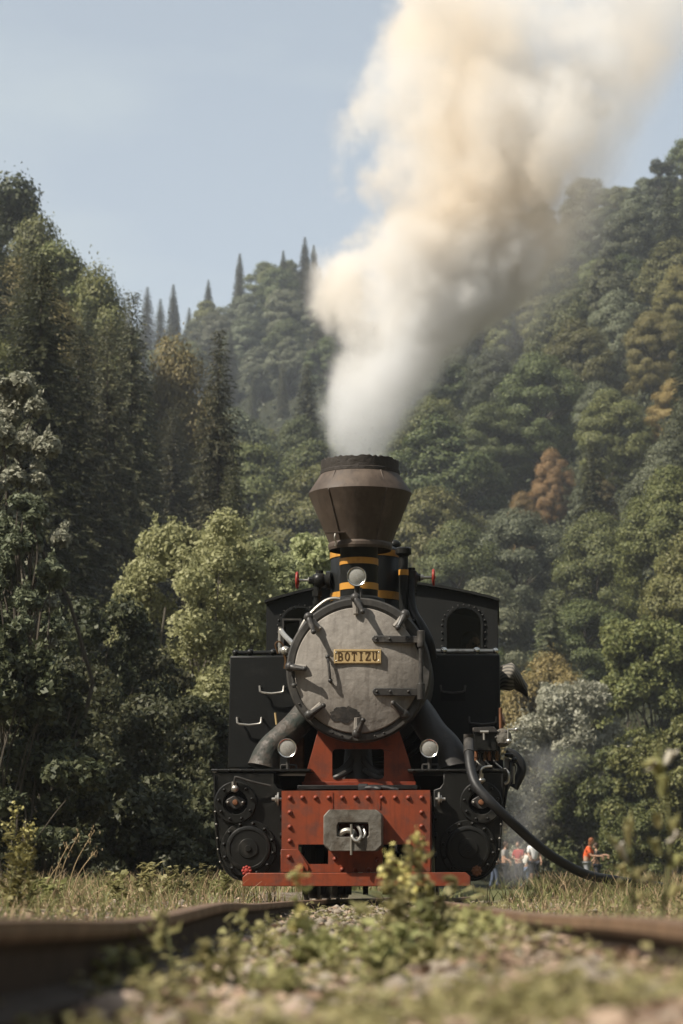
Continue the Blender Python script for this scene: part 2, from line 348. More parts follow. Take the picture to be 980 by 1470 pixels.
def ground_material():
    m, nt, out = new_mat('valley_ground'); L = nt.links
    p = nt.nodes.new('ShaderNodeBsdfPrincipled'); L.new(p.outputs[0], out.inputs[0]); p.inputs['Roughness'].default_value = 0.95
    p.inputs['Specular IOR Level'].default_value = 0.15
    t = nt.nodes.new('ShaderNodeTexCoord'); v = t.outputs['Object']
    f1, raw = noise(nt, v, 3.0, 8, 0.7); f2, raw2 = noise(nt, v, 22.0, 6, 0.7); f3, _ = noise(nt, v, 0.25, 5)
    gravel = ramp_mix(nt, f2, (0.14, 0.115, 0.09), (0.27, 0.235, 0.19))
    soil = ramp_mix(nt, f2, (0.06, 0.047, 0.03), (0.14, 0.10, 0.065))
    near = ramp_mix(nt, f1, gravel, soil)
    moss = ramp_mix(nt, f2, (0.05, 0.06, 0.022), (0.10, 0.095, 0.04))
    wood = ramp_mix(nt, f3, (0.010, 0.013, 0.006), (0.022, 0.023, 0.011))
    sx = nt.nodes.new('ShaderNodeSeparateXYZ'); L.new(v, sx.inputs[0])
    r = nt.nodes.new('ShaderNodeMapRange'); r.inputs['From Min'].default_value = 24; r.inputs['From Max'].default_value = 36; L.new(sx.outputs['Y'], r.inputs['Value'])
    ab = nt.nodes.new('ShaderNodeMath'); ab.operation = 'ABSOLUTE'; L.new(sx.outputs['X'], ab.inputs[0])
    r0 = nt.nodes.new('ShaderNodeMapRange'); r0.inputs['From Min'].default_value = 1.3; r0.inputs['From Max'].default_value = 2.6; L.new(ab.outputs[0], r0.inputs['Value'])
    turf = ramp_mix(nt, f1, moss, soil)
    c = ramp_mix(nt, r.outputs[0], ramp_mix(nt, r0.outputs[0], near, turf), moss)
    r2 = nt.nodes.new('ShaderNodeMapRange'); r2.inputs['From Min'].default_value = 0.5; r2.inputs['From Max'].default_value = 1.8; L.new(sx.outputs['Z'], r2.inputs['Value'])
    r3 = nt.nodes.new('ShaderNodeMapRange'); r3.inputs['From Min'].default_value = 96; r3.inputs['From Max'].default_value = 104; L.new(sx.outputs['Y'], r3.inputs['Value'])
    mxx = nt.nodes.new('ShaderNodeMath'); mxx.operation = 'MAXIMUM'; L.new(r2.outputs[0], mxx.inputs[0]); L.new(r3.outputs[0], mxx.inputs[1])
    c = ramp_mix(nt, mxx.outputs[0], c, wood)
    L.new(c, p.inputs['Base Color'])
    b = nt.nodes.new('ShaderNodeBump'); b.inputs['Distance'].default_value = 0.03; b.inputs['Strength'].default_value = 0.8
    L.new(raw2, b.inputs['Height']); L.new(b.outputs[0], p.inputs['Normal'])
    return m
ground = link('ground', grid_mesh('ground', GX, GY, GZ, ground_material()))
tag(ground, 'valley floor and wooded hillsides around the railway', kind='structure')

# rails: a real rail section swept along the track
def rail(side, label):
    ys = np.concatenate([np.linspace(-4, 12, 65), np.linspace(12.4, 60, 60)])
    xc = track_x(ys) + side * 0.405; zz = rail_z(ys, side)
    prof = [(-.024, -.003), (-.017, 0), (.017, 0), (.024, -.003), (.026, -.019), (.020, -.027), (.0075, -.040), (.0065, -.086), (.034, -.100), (.046, -.104), (.046, -.113),
            (-.046, -.113), (-.046, -.104), (-.034, -.100), (-.0065, -.086), (-.0075, -.040), (-.020, -.027), (-.026, -.019)]
    mb = MB(); n = len(prof)
    vs = [(x + a, y, z + b) for x, y, z in zip(xc, ys, zz) for a, b in prof]
    fs = [(i * n + k, i * n + (k + 1) % n, (i + 1) * n + (k + 1) % n, (i + 1) * n + k) for i in range(len(ys) - 1) for k in range(n)]
    o = mb.add(vs, fs).build('rail', M['rail'], None, angle=30); o.data.materials.append(M['railweb_shade'])
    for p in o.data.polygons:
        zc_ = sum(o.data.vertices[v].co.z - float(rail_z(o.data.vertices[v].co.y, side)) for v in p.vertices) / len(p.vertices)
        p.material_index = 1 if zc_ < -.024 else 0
    tag(o, label, 'rail', 'rails of the narrow track')
rail(-1, 'rusty rail on the left, in shade on its inner face, dry grass beside it')
rail(1, 'rusty rail on the right, with sunlit inner face, running below the black hose')

# ------------------------------------------------------------------ the steam engine
loco = empty('steam_locomotive', LOCO, -YAW)
tag(loco, 'black narrow gauge steam locomotive with red buffer beam and flared brown chimney', 'steam locomotive')
def bolts(parent, name, places, r, mat, y, depth=0.012, seg=8):
    """round headed bolts or rivets facing forward, sharing one mesh"""
    mb = MB(); mb.lathe([(0.0001, -depth), (r * .6, -depth * .82), (r, -depth * .1), (r, 0.004)], (0, 0, 0), 'Y', seg)
    me = mb.mesh(name, mat, True, 60)
    for x, z in places:
        o = link(name, me, parent); o.location = (x, y, z)
def ring_pts(cx, cz, r, n, a0=0): return [(cx + r * math.cos(R(a0 + 360 * k / n)), cz + r * math.sin(R(a0 + 360 * k / n))) for k in range(n)]

# --- buffer beam
YB = -0.55
pb = lambda x, y: q2(x, y, YB)
cutL = [pb(*p) for p in ((428, 1212), (471, 1212), (471, 1240), (443, 1240), (428, 1219))]
cutR = [pb(*p) for p in ((549, 1212), (590, 1212), (594, 1217), (579, 1240), (549, 1240))]
beam = MB().plate([pb(*p) for p in ((404, 1135), (617, 1134), (617, 1252), (404, 1252))], YB, YB + .03, (cutL, cutR)).build('buffer_beam', M['red'], loco, bevel=.004)
a, b = q(404, 1135, YB), q(617, 1134, YB)
MB().box(((a.x + b.x) / 2, YB + .20, a.z - .014), (b.x - a.x - .01, .335, .024)).build('top_flange', M['redchip'], beam, bevel=.004)
for s in (a.x + .012, b.x - .012):
    MB().box((s, YB + .20, a.z - .30), (.022, .33, .55)).build('side_plate', M['redchip'], beam, bevel=.003)
# joint strips over the front and the two lower corner plates
for x0, x1 in ((476, 478), (544, 546)):
    u0, u1 = pb(x0, 1137), pb(x1, 1161)
    MB().box(((u0[0] + u1[0]) / 2, YB - .002, (u0[1] + u1[1]) / 2), (.008, .006, abs(u0[1] - u1[1]))).build('joint_strip', M['redchip'], beam)
def corner(pts):
    o = MB().plate([pb(*p) for p in pts], YB - .014, YB - .002).build('corner_plate', M['red'], beam, bevel=.004)
corner([(403, 1219), (426, 1219), (429, 1221), (443, 1243), (443, 1252), (403, 1252)])
corner([(618, 1219), (596, 1219), (593, 1221), (579, 1243), (579, 1252), (618, 1252)])
bolts(beam, 'rivet', [pb(x, 1145) for x in (416, 434, 453, 472, 491, 510, 528, 548, 567, 586, 605)], .018, M['redchip'], YB, .018, 10)
bolts(beam, 'rivet', [pb(416, y) for y in (1166, 1187, 1207)] + [pb(605, y) for y in (1166, 1186, 1206)] + [pb(481, 1233), pb(491, 1248), pb(510, 1249), pb(529, 1249), pb(541, 1233)], .018, M['redchip'], YB, .018, 10)
bolts(beam, 'rivet', [pb(415, 1230), pb(434, 1248), pb(606, 1230), pb(588, 1248)], .019, M['redchip'], YB - .013, .020, 10)
# foot bar
YF = -.66
bar = MB().plate([q2(*p, YF) for p in ((348, 1259), (355, 1253), (668, 1252), (675, 1258), (675, 1272), (348, 1272))], YF, YF + .08).build('foot_bar', M['red'], loco, bevel=.004)
for x in (430, 590):
    c = q(x, 1250, YF + .06); MB().box((c.x, YF + .09, c.z + .01), (.05, .10, .05)).build('bracket', M['redchip'], bar, bevel=.003)
# coupling plate with its slot, and the shackle inside
YC = -.74
pc = lambda x, y: q2(x, y, YC)
coup = MB().plate([pc(*p) for p in ((472, 1162), (540, 1162), (548, 1169), (548, 1213), (540, 1221), (472, 1221), (464, 1212), (464, 1171))], YC, YB + .01,
                  [[pc(*p) for p in ((485, 1181), (527, 1181), (529, 1183), (529, 1199), (527, 1201), (485, 1201), (484, 1199), (484, 1183))]]).build('coupling_plate', M['cast'], loco, bevel=.008)
y = YC + .05
MB().tube(spline([q(486, 1199, y), q(496, 1192, y - .03), q(506, 1194, y - .03), q(509, 1199, y)], 4), [.03, .026, .024, .022] + [.02] * 8 + [.018], 8).build('hook', M['steel'], coup)
MB().tube(spline([q(511, 1184, y), q(516, 1190, y - .05), q(518, 1200, y - .06), q(512, 1207, y - .07), q(505, 1201, y - .06), q(508, 1192, y - .03)], 6), .011, 8).build('shackle', M['steel'], coup)
MB().tube(spline([q(520, 1186, y), q(524, 1196, y - .04), q(520, 1203, y - .06)], 5), .009, 8).build('shackle', M['steel'], coup)
MB().cyl(q(504, 1183, YC - .01), q(504, 1227, YC - .0), .008).build('pin', M['steel'], coup)
MB().box((q(506, 1190, 0).x, YB + .06, q(506, 1190, YB).z), (.26, .02, .13)).build('pocket', M['rust'], coup)

# --- apron under the smokebox, with its window
YA = .13
pa = lambda x, y: q2(x, y, YA)
hole = []
for (cx, cy, a0) in ((546, 1080, 0), (482, 1080, 90), (482, 1113, 180), (546, 1113, 270)):
    for k in range(4):
        an = R(a0 + 30 * k); hole.append(pa(cx + 5 * math.cos(an), cy - 5 * math.sin(an)))
apron = MB().plate([pa(*p) for p in ((457, 1046), (572, 1046), (585, 1085), (597, 1128), (434, 1128), (446, 1085))], YA, YA + .02, (hole,)).build('apron', M['red'], loco, bevel=.003)
u0, u1 = pa(434, 1128), pa(597, 1128)
MB().box(((u0[0] + u1[0]) / 2, YA - .02, u0[1] + .012), (u1[0] - u0[0], .05, .03)).build('angle_strip', M['redchip'], apron, bevel=.003)
u0, u1 = q2(430, 1133, -.04), q2(601, 1133, -.04)
MB().box(((u0[0] + u1[0]) / 2, -.05, u0[1] + .005), (u1[0] - u0[0], .40, .03)).build('apron_foot', M['black'], loco, bevel=.004)
# blast pipes in the apron window, coloured darker for the unlit hollow
for s in (-1, 1):
    c = q(514, 1100, .30)
    MB().tube(spline([(c.x + s * .02, .32, c.z + .12), (c.x + s * .06, .24, c.z + .02), (c.x + s * .14, .2, c.z - .05), (c.x + s * .26, .26, c.z - .04)], 5), .03, 10).build('blast_pipe', M['pipedark'], apron)
    MB().tube(spline([(c.x + s * .05, .22, c.z - .03), (c.x + s * .13, .14, c.z - .08), (c.x + s * .2, .18, c.z - .1)], 5), .022, 10).build('blast_pipe', M['pipedark'], apron)
MB().cyl(q(514, 1125, .34), q(514, 1060, .34), .12, .09, 20).build('blast_column', M['pipedark'], apron)

# --- smokebox and boiler
CS = q(514.5, 961.5, 0); RS = 103.5 * sc(0)
sb = MB().lathe([(RS * .86, -.012), (RS * .90, -.026), (RS * .975, -.026), (RS, -.008), (RS, .06), (RS * .985, .065), (RS * .985, .95), (RS * .90, .95)], CS, 'Y', 96).build('smokebox', M['ring'], loco, angle=30)
MB().cyl((CS.x, .9, CS.z), (CS.x, 3.45, CS.z), RS * .95, None, 64).build('boiler', M['black'], loco)
for yb in (1.3, 2.2, 3.0):
    MB().lathe([(RS * .95, -.03), (RS * .965, -.03), (RS * .965, .03), (RS * .95, .03)], (CS.x, yb, CS.z), 'Y', 64).build('boiler_band', M['black'], loco)
RD = 90.0 * sc(0); CD = q(513, 962, -.04)
prof = [(RD * 1.0, 0.02), (RD * 1.0, -.030), (RD * .985, -.040), (RD * .93, -.046)] + [(RD * t, -.046 - .055 * (1 - (t / .93) ** 2)) for t in (.8, .6, .4, .2, .05, .0001)]
door = MB().lathe(prof, (CD.x, 0, CD.z), 'Y', 96).build('smokebox_door', M['grey'], loco, angle=30)
def door_y(x, z):
    t = math.hypot(x - CD.x, z - CD.z) / RD; return -.046 - .055 * max(0, 1 - (t / .93) ** 2)
# hinges
for (x0, x1, y0, y1) in ((533, 607, 912, 922), (534, 609, 987, 998)):
    yd = -.10
    pts = [q2(x0 + 3, y0, yd), q2(x1, y0 + 1, yd), q2(x1, y1 + 1, yd), q2(x0 + 3, y1, yd), q2(x0, (y0 + y1) / 2, yd)]
    h = MB().plate(pts, yd, yd + .03).build('hinge_strap', M['clamp'], door, bevel=.005)
    MB().plate([q2(x0 + 18, y0 + 2, yd), q2(x1 - 4, y0 + 2, yd), q2(x1 - 4, y1 - 2, yd), q2(x0 + 18, y1 - 2, yd)], yd + .02, yd + .07).build('hinge_bracket', M['ring'], door)
    bolts(h, 'bolt', [q2(x, (y0 + y1) / 2, yd) for x in (x0 + 7, x0 + 26, x0 + 52)], .011, M['ring'], yd)
    k = q(604, (y0 + y1) / 2, -.1); MB().cyl((k.x, -.09, k.z - .06), (k.x, -.09, k.z + .06), .028).build('hinge_knuckle', M['clamp'], door, bevel=.004)
a, b = q(604, 908, -.09), q(604, 1001, -.09)
MB().cyl((a.x, -.09, a.z), (b.x, -.09, b.z), .017).build('hinge_pin', M['clamp'], door)
# clamps round the door: bolt, tapered lever, shadow throwing lug
for (x0, y0, x1, y1) in ((510, 858, 520, 878), (443, 886, 450, 907), (416, 957, 437, 960), (444, 1026, 464, 1013), (512, 1053, 521, 1034), (580, 1025, 564, 1009), (581, 882, 571, 901)):
    a, b = q(x0, y0, -.10), q(x1, y1, -.15); d = (b - a)
    cl = MB().tube([a - d * .16, a, a + d * .35, b], [.02, .026, .022, .014], 10).sphere(b, .019, 10, 6).sphere(a, .036, 12, 8, (1, .8, 1)).build('clamp_lever', M['clamp'], loco)
    MB().cyl((a.x, -.11, a.z), (a.x, -.015, a.z), .020).build('clamp_bolt', M['clamp'], cl)
    m = a + d * .9; dx = Vector((CD.x - a.x, 0, CD.z - a.z)).normalized()
    lug0 = Vector((a.x, -.05, a.z)); lug1 = lug0 + dx * .115
    MB().tube([(lug0.x, -.055, lug0.z), (lug1.x, -.075, lug1.z)], [.028, .020], 8).build('clamp_lug', M['grey'], cl)
# door handle, small stay and name plate
a, b = q(470, 943, -.118), q(474, 977, -.122)
hd = MB().tube(spline([Vector((a.x, -.07, a.z)), a, (a + b) / 2 + Vector((.002, -.012, 0)), b, Vector((b.x, -.08, b.z - .004))], 4), .010, 8).sphere(a, .017).sphere(b, .017).build('door_handle', M['clamp'], door)
a, b = q(420, 968, -.06), q(422, 984, -.06)
MB().tube([a, b], .012, 8).sphere(b, .02).build('stay', M['ring'], loco)
YP = -.111
pp = lambda x, y: q2(x, y, YP)
npl = MB().plate([pp(479, 932), pp(547, 932), pp(547, 952.5), pp(479, 952.5)], YP, YP + .03).build('name_plate', M['brass'], door, bevel=.003)
W0, W1 = pp(479, 952.5), pp(547, 932); W = W1[0] - W0[0]; H = W1[1] - W0[1]
fr = MB()
for (x0, z0, x1, z1) in ((.012, .05, .988, .12), (.012, .88, .988, .95), (.012, .12, .034, .88), (.966, .12, .988, .88)):
    fr.box((W0[0] + W * (x0 + x1) / 2, YP - .001, W0[1] + H * (z0 + z1) / 2), (W * (x1 - x0), .005, H * (z1 - z0)))
fr.build('plate_border', M['brass'], npl)
bolts(npl, 'screw', [(W0[0] + W * a, W0[1] + H * b) for a in (.05, .95) for b in (.2, .8)], .007, M['steel'], YP, .006)
# raised slab-serif capitals; each letter is strokes in a unit box
LET = {'B': [(.06, 0, .28, 1), (0, 0, .72, .13), (0, .87, .68, 1), (.28, .44, .68, .57), (.66, .57, .88, .88), (.72, .12, .95, .46)],
       'O': None, 'T': [(.39, 0, .61, 1), (.28, 0, .72, .1), (0, .86, 1, 1), (0, .7, .1, 1), (.9, .7, 1, 1)],
       'I': [(.37, 0, .63, 1), (.2, 0, .8, .1), (.2, .9, .8, 1)],
       'Z': [(0, 0, 1, .13), (0, .87, 1, 1), (0, .72, .1, 1), (.9, 0, 1, .28), 'diag'],
       'U': [(.08, .26, .30, 1), (0, .9, .40, 1), (.70, .26, .90, 1), (.6, .9, 1, 1), 'bowl']}
LX0, LX1 = .065, .935; lw = (LX1 - LX0) / 6
for i, ch in enumerate('BOTIZU'):
    bx = W0[0] + W * (LX0 + lw * (i + .14)); bw = W * lw * .72; bz = W0[1] + H * .19; bh = H * .62
    mb = MB()
    def P2(u, v): return (bx + bw * u, bz + bh * v)
    if ch == 'O':
        mb.plate([P2(*p) for p in arc(.5, .5, .5, 0, 345, 24, .52)], YP - .0025, YP + .001, [[P2(*p) for p in arc(.5, .5, .27, 0, 345, 24, .38)]])
    else:
        for n_, st in enumerate(LET[ch]):
            if st == 'diag': mb.plate([P2(0, .12), P2(.27, .12), P2(1, .88), P2(.73, .88)], YP - .0028, YP + .001)
            elif st == 'bowl':
                mb.plate([P2(*p) for p in arc(.49, .27, .41, 180, 360, 13, .28)] + [P2(*p) for p in arc(.49, .27, .20, 360, 180, 13, .14)], YP - .0028, YP + .001)
            else:
                x0, z0, x1, z1 = st; e = .0003 * n_
                c0, c1 = P2(x0, z0), P2(x1, z1)
                mb.box(((c0[0] + c1[0]) / 2, YP - .001, (c0[1] + c1[1]) / 2), (c1[0] - c0[0], .003 + e, c1[1] - c0[1]))
    mb.build('letter', M['bronze'], npl)
# flaked patch near the bottom of the door: old paint come away
fp = []
rr = random.Random(4)
for k in range(30):
    an = 2 * math.pi * k / 30; rx = 22 * (1 + rr.uniform(-.2, .14)); rz = 12 * (1 + rr.uniform(-.25, .15))
    fp.append((496 + rx * math.cos(an) + 3 * math.sin(an * 2), 1025 + rz * math.sin(an)))
pts = [q2(x, y, -.06) for x, y in fp]; cx_ = sum(p[0] for p in pts) / 30; cz_ = sum(p[1] for p in pts) / 30
vs = []
for t in (0.001, .5, 1.0):
    for p in pts:
        x, z = cx_ + (p[0] - cx_) * t, cz_ + (p[1] - cz_) * t; vs.append((x, door_y(x, z) - .0035, z))
fs = [(i * 30 + k, i * 30 + (k + 1) % 30, (i + 1) * 30 + (k + 1) % 30, (i + 1) * 30 + k) for i in range(2) for k in range(30)]
MB().add(vs, fs).build('flaked_patch', M['flake'], door)
bolts(sb, 'bolt', [(CS.x + RS * .94 * math.cos(R(a)), CS.z + RS * .94 * math.sin(R(a))) for a in (-112, -104, -96, -84, -76, -68, 210, 222, 330, 318)], .008, M['ring'], -.026)

# --- chimney
YH = .62
k = sc(YH); ch0 = q(516.5, 665, YH); cx = ch0.x
zc = lambda py: q(516.5, py, YH).z
sp = MB().lathe([(44.5 * k, zc(787) - .02), (46 * k, zc(787)), (46 * k, zc(783)), (44.5 * k, zc(780)), (73.5 * k, zc(712)), (74.5 * k, zc(710)), (73.5 * k, zc(707.5)), (57.5 * k, zc(683)), (55.5 * k, zc(681))], (cx, YH, 0), 'Z', 80).build('spark_arrester', M['stack'], loco, angle=20)
cone_ = [(46.5 * k, zc(786)), (45.5 * k, zc(780)), (73.8 * k, zc(712)), (57.8 * k, zc(683))]
for an in (236, 304, 20, 160):
    MB().tube([(cx + (r_ + .001) * math.cos(R(an)), YH + (r_ + .001) * math.sin(R(an)), z_) for r_, z_ in cone_[1:]], .006, 6).build('weld_seam', M['stack'], sp)
bolts(sp, 'rivet', [], .01, M['stack'], 0)
rim = MB(); n = 80
rg = np.random.default_rng(3); jag = rg.uniform(-.006, .012, n)
pr = [(55 * k, zc(683)), (57.5 * k, zc(682)), (57.5 * k, zc(678)), (56 * k, zc(677)), (56.5 * k, zc(664)), (54 * k, zc(663)), (50 * k, zc(665)), (40 * k, zc(720))]
rim.lathe(pr, (cx, YH, 0), 'Z', n)
for j in range(n):
    for i in (4, 5):
        x, y, z = rim.v[i * n + j]; rim.v[i * n + j] = (x, y, z + jag[j])
rim.build('chimney_rim', M['soot'], sp, angle=40)
MB().lathe([(0.001, zc(722)), (40 * k, zc(720))], (cx, YH, 0), 'Z', 32).build('spark_mesh', M['void'], sp)
bolts(sp, 'bolt', [(q(505, 680, YH - .3).x, q(505, 680, YH - .29).z)], .012, M['stack'], YH - .29, .02)
v0 = q(481, 765, YH - .22)
sh = MB().box((v0.x, YH - .24, v0.z), (.15, .05, .006)).build('latch_plate', M['stack'], sp)
MB().tube(spline([q(481, 766, YH - .26), q(480, 772, YH - .265), q(482, 778, YH - .25), q(481, 784, YH - .24)], 4), .006, 6).build('chain', M['steel'], sh)
# barrel with yellow bands
kb = 27 * k; zb0 = CS.z + RS * .82
bar_ = MB().lathe([(kb, zb0 - .05), (kb, zc(785)), (kb * 1.05, zc(783))], (q(515, 800, YH).x, YH, 0), 'Z', 48).build('chimney_barrel', M['black'], loco)
bxx = q(515, 800, YH).x
for y0, y1 in ((803, 812), (838.5, 848)):
    MB().lathe([(kb + .001, zc(y1)), (kb + .005, zc(y1)), (kb + .005, zc(y0)), (kb + .001, zc(y0))], (bxx, YH, 0), 'Z', 48).build('yellow_band', M['yellow'], bar_)
MB().lathe([(kb * 1.02, zc(857)), (kb * 1.35, zc(861)), (kb * 1.5, CS.z + RS * .9)], (bxx, YH, 0), 'Z', 40).build('barrel_skirt', M['black'], bar_)
# dome behind the chimney
YD = 1.45; kd = sc(YD); dcx = q(525, 830, YD).x; zd = lambda py: q(525, py, YD).z
rd = 50.5 * kd
dome = MB().lathe([(rd * 1.12, CS.z + RS * .75), (rd * 1.04, CS.z + RS * .86), (rd, zd(868)), (rd, zd(793)), (rd * .96, zd(790)), (rd * .7, zd(783)), (rd * .3, zd(778)), (.001, zd(777))], (dcx, YD, 0), 'Z', 64).build('steam_dome', M['black'], loco)
for y0, y1 in ((794, 803), (853, 864)):
    MB().lathe([(rd + .001, zd(y1)), (rd + .006, zd(y1)), (rd + .006, zd(y0)), (rd + .001, zd(y0))], (dcx, YD, 0), 'Z', 64).build('yellow_band', M['yellow'], dome)
ha = q(566, 782, 1.5); MB().sphere(ha, .05, 12, 8, (1, 1, .8)).cyl(ha, ha - Vector((0, 0, .2)), .03).build('safety_valve', M['black'], dome)
# blower column and its cap right of the dome
c = q(579, 830, 1.25); zt = q(579, 786, 1.25).z
col_ = MB().cyl((c.x, 1.25, CS.z + .3), (c.x, 1.25, zt), .036).build('exhaust_column', M['black'], loco)
MB().lathe([(.036, zt - .07), (.062, zt - .05), (.062, zt - .01), (.05, zt), (.001, zt)], (c.x, 1.25, 0), 'Z', 20).build('column_cap', M['oily'], col_)
MB().lathe([(.037, q(579, 826, 1.25).z), (.039, q(579, 826, 1.25).z), (.039, q(579, 818, 1.25).z), (.037, q(579, 818, 1.25).z)], (c.x, 1.25, 0), 'Z', 20).build('yellow_band', M['yellow'], col_)
# lamps
def lamp(name, px, py, y, r_px, stand):
    c = q(px, py, y); r = r_px * sc(y)
    b = MB().lathe([(.001, .16), (r * .5, .14), (r * .9, .05), (r * 1.0, .01), (r * 1.0, -.012), (r * .9, -.014), (r * .88, .0)], c, 'Y', 32).build(name, M['black'], loco)
    MB().lathe([(r * .99, -.008), (r * 1.02, -.016), (r * .97, -.026), (r * .88, -.022), (r * .86, -.01)], c, 'Y', 32).build('lamp_rim', M['chrome'], b)
    MB().lathe([(r * .88, -.008), (r * .7, .03), (r * .4, .06), (.001, .075)], c, 'Y', 32).sphere((c.x, c.y + .03, c.z), r * .2, 10, 8).build('reflector', M['reflector'], b)
    MB().lathe([(.001, -.03), (r * .4, -.028), (r * .7, -.022), (r * .88, -.014)], c, 'Y', 32).build('lamp_glass', M['lens'], b)
    s = MB()
    for a_, b_, r_ in stand(c, r): s.tube([a_, b_], r_, 8)
    s.build('lamp_stand', M['ring'], b)
zrun = q(360, 1105, -.1).z
lamp('headlamp', 512, 828, .22, 14, lambda c, r: [((c.x, c.y + .04, c.z - r * .9), (c.x, c.y + .05, CS.z + RS * .97), .022), ((c.x - .03, c.y + .03, CS.z + RS * 1.0), (c.x + .05, c.y + .03, CS.z + RS * 1.0), .02), ((c.x + .03, c.y + .0, c.z - r * 1.1), (c.x + .03, c.y, CS.z + RS * .98), .007)])
st2 = lambda c, r: [((c.x, c.y + .04, c.z - r * .8), (c.x, c.y + .04, zrun + .005), .014), ((c.x - .05, c.y + .04, zrun + .035), (c.x + .06, c.y + .04, zrun + .035), .007), ((c.x - .05, c.y + .04, zrun + .035), (c.x - .05, c.y + .04, zrun), .007), ((c.x + .06, c.y + .04, zrun + .035), (c.x + .06, c.y + .04, zrun), .007)]
lamp('front_lamp', 412.5, 1074, -.10, 13.6, st2)
lamp('front_lamp', 616, 1074.5, -.10, 13.2, st2)
# steam pipes from the smokebox down to the cylinders
def spipe(pts, rad, mat):
    c = [q(*p) for p in pts]; MB().tube(spline(c, 8), [np.interp(i, np.linspace(0, 8 * (len(c) - 1), len(rad)), rad) for i in range(8 * (len(c) - 1) + 1)], 20).build('steam_pipe', mat, loco)
spipe([(452, 1008, .42), (430, 1035, .34), (408, 1057, .27), (386, 1077, .22), (378, 1102, .2)], (.105, .10, .10, .095, .12), M['pipe'])
spipe([(585, 1000, .42), (606, 1028, .34), (622, 1052, .27), (645, 1076, .22), (652, 1102, .2)], (.105, .105, .105, .10, .12), M['pipedark'])
a = q(425, 1085, .35); MB().box((a.x - .0, .42, a.z + .02), (.10, .12, .24)).build('valve_chest', M['rust'], loco, bevel=.01)
a = q(398, 1030, .5); MB().cyl(q(397, 1040, .5), q(395, 1023, .5), .009).build('drain_cock', M['brass'], loco)

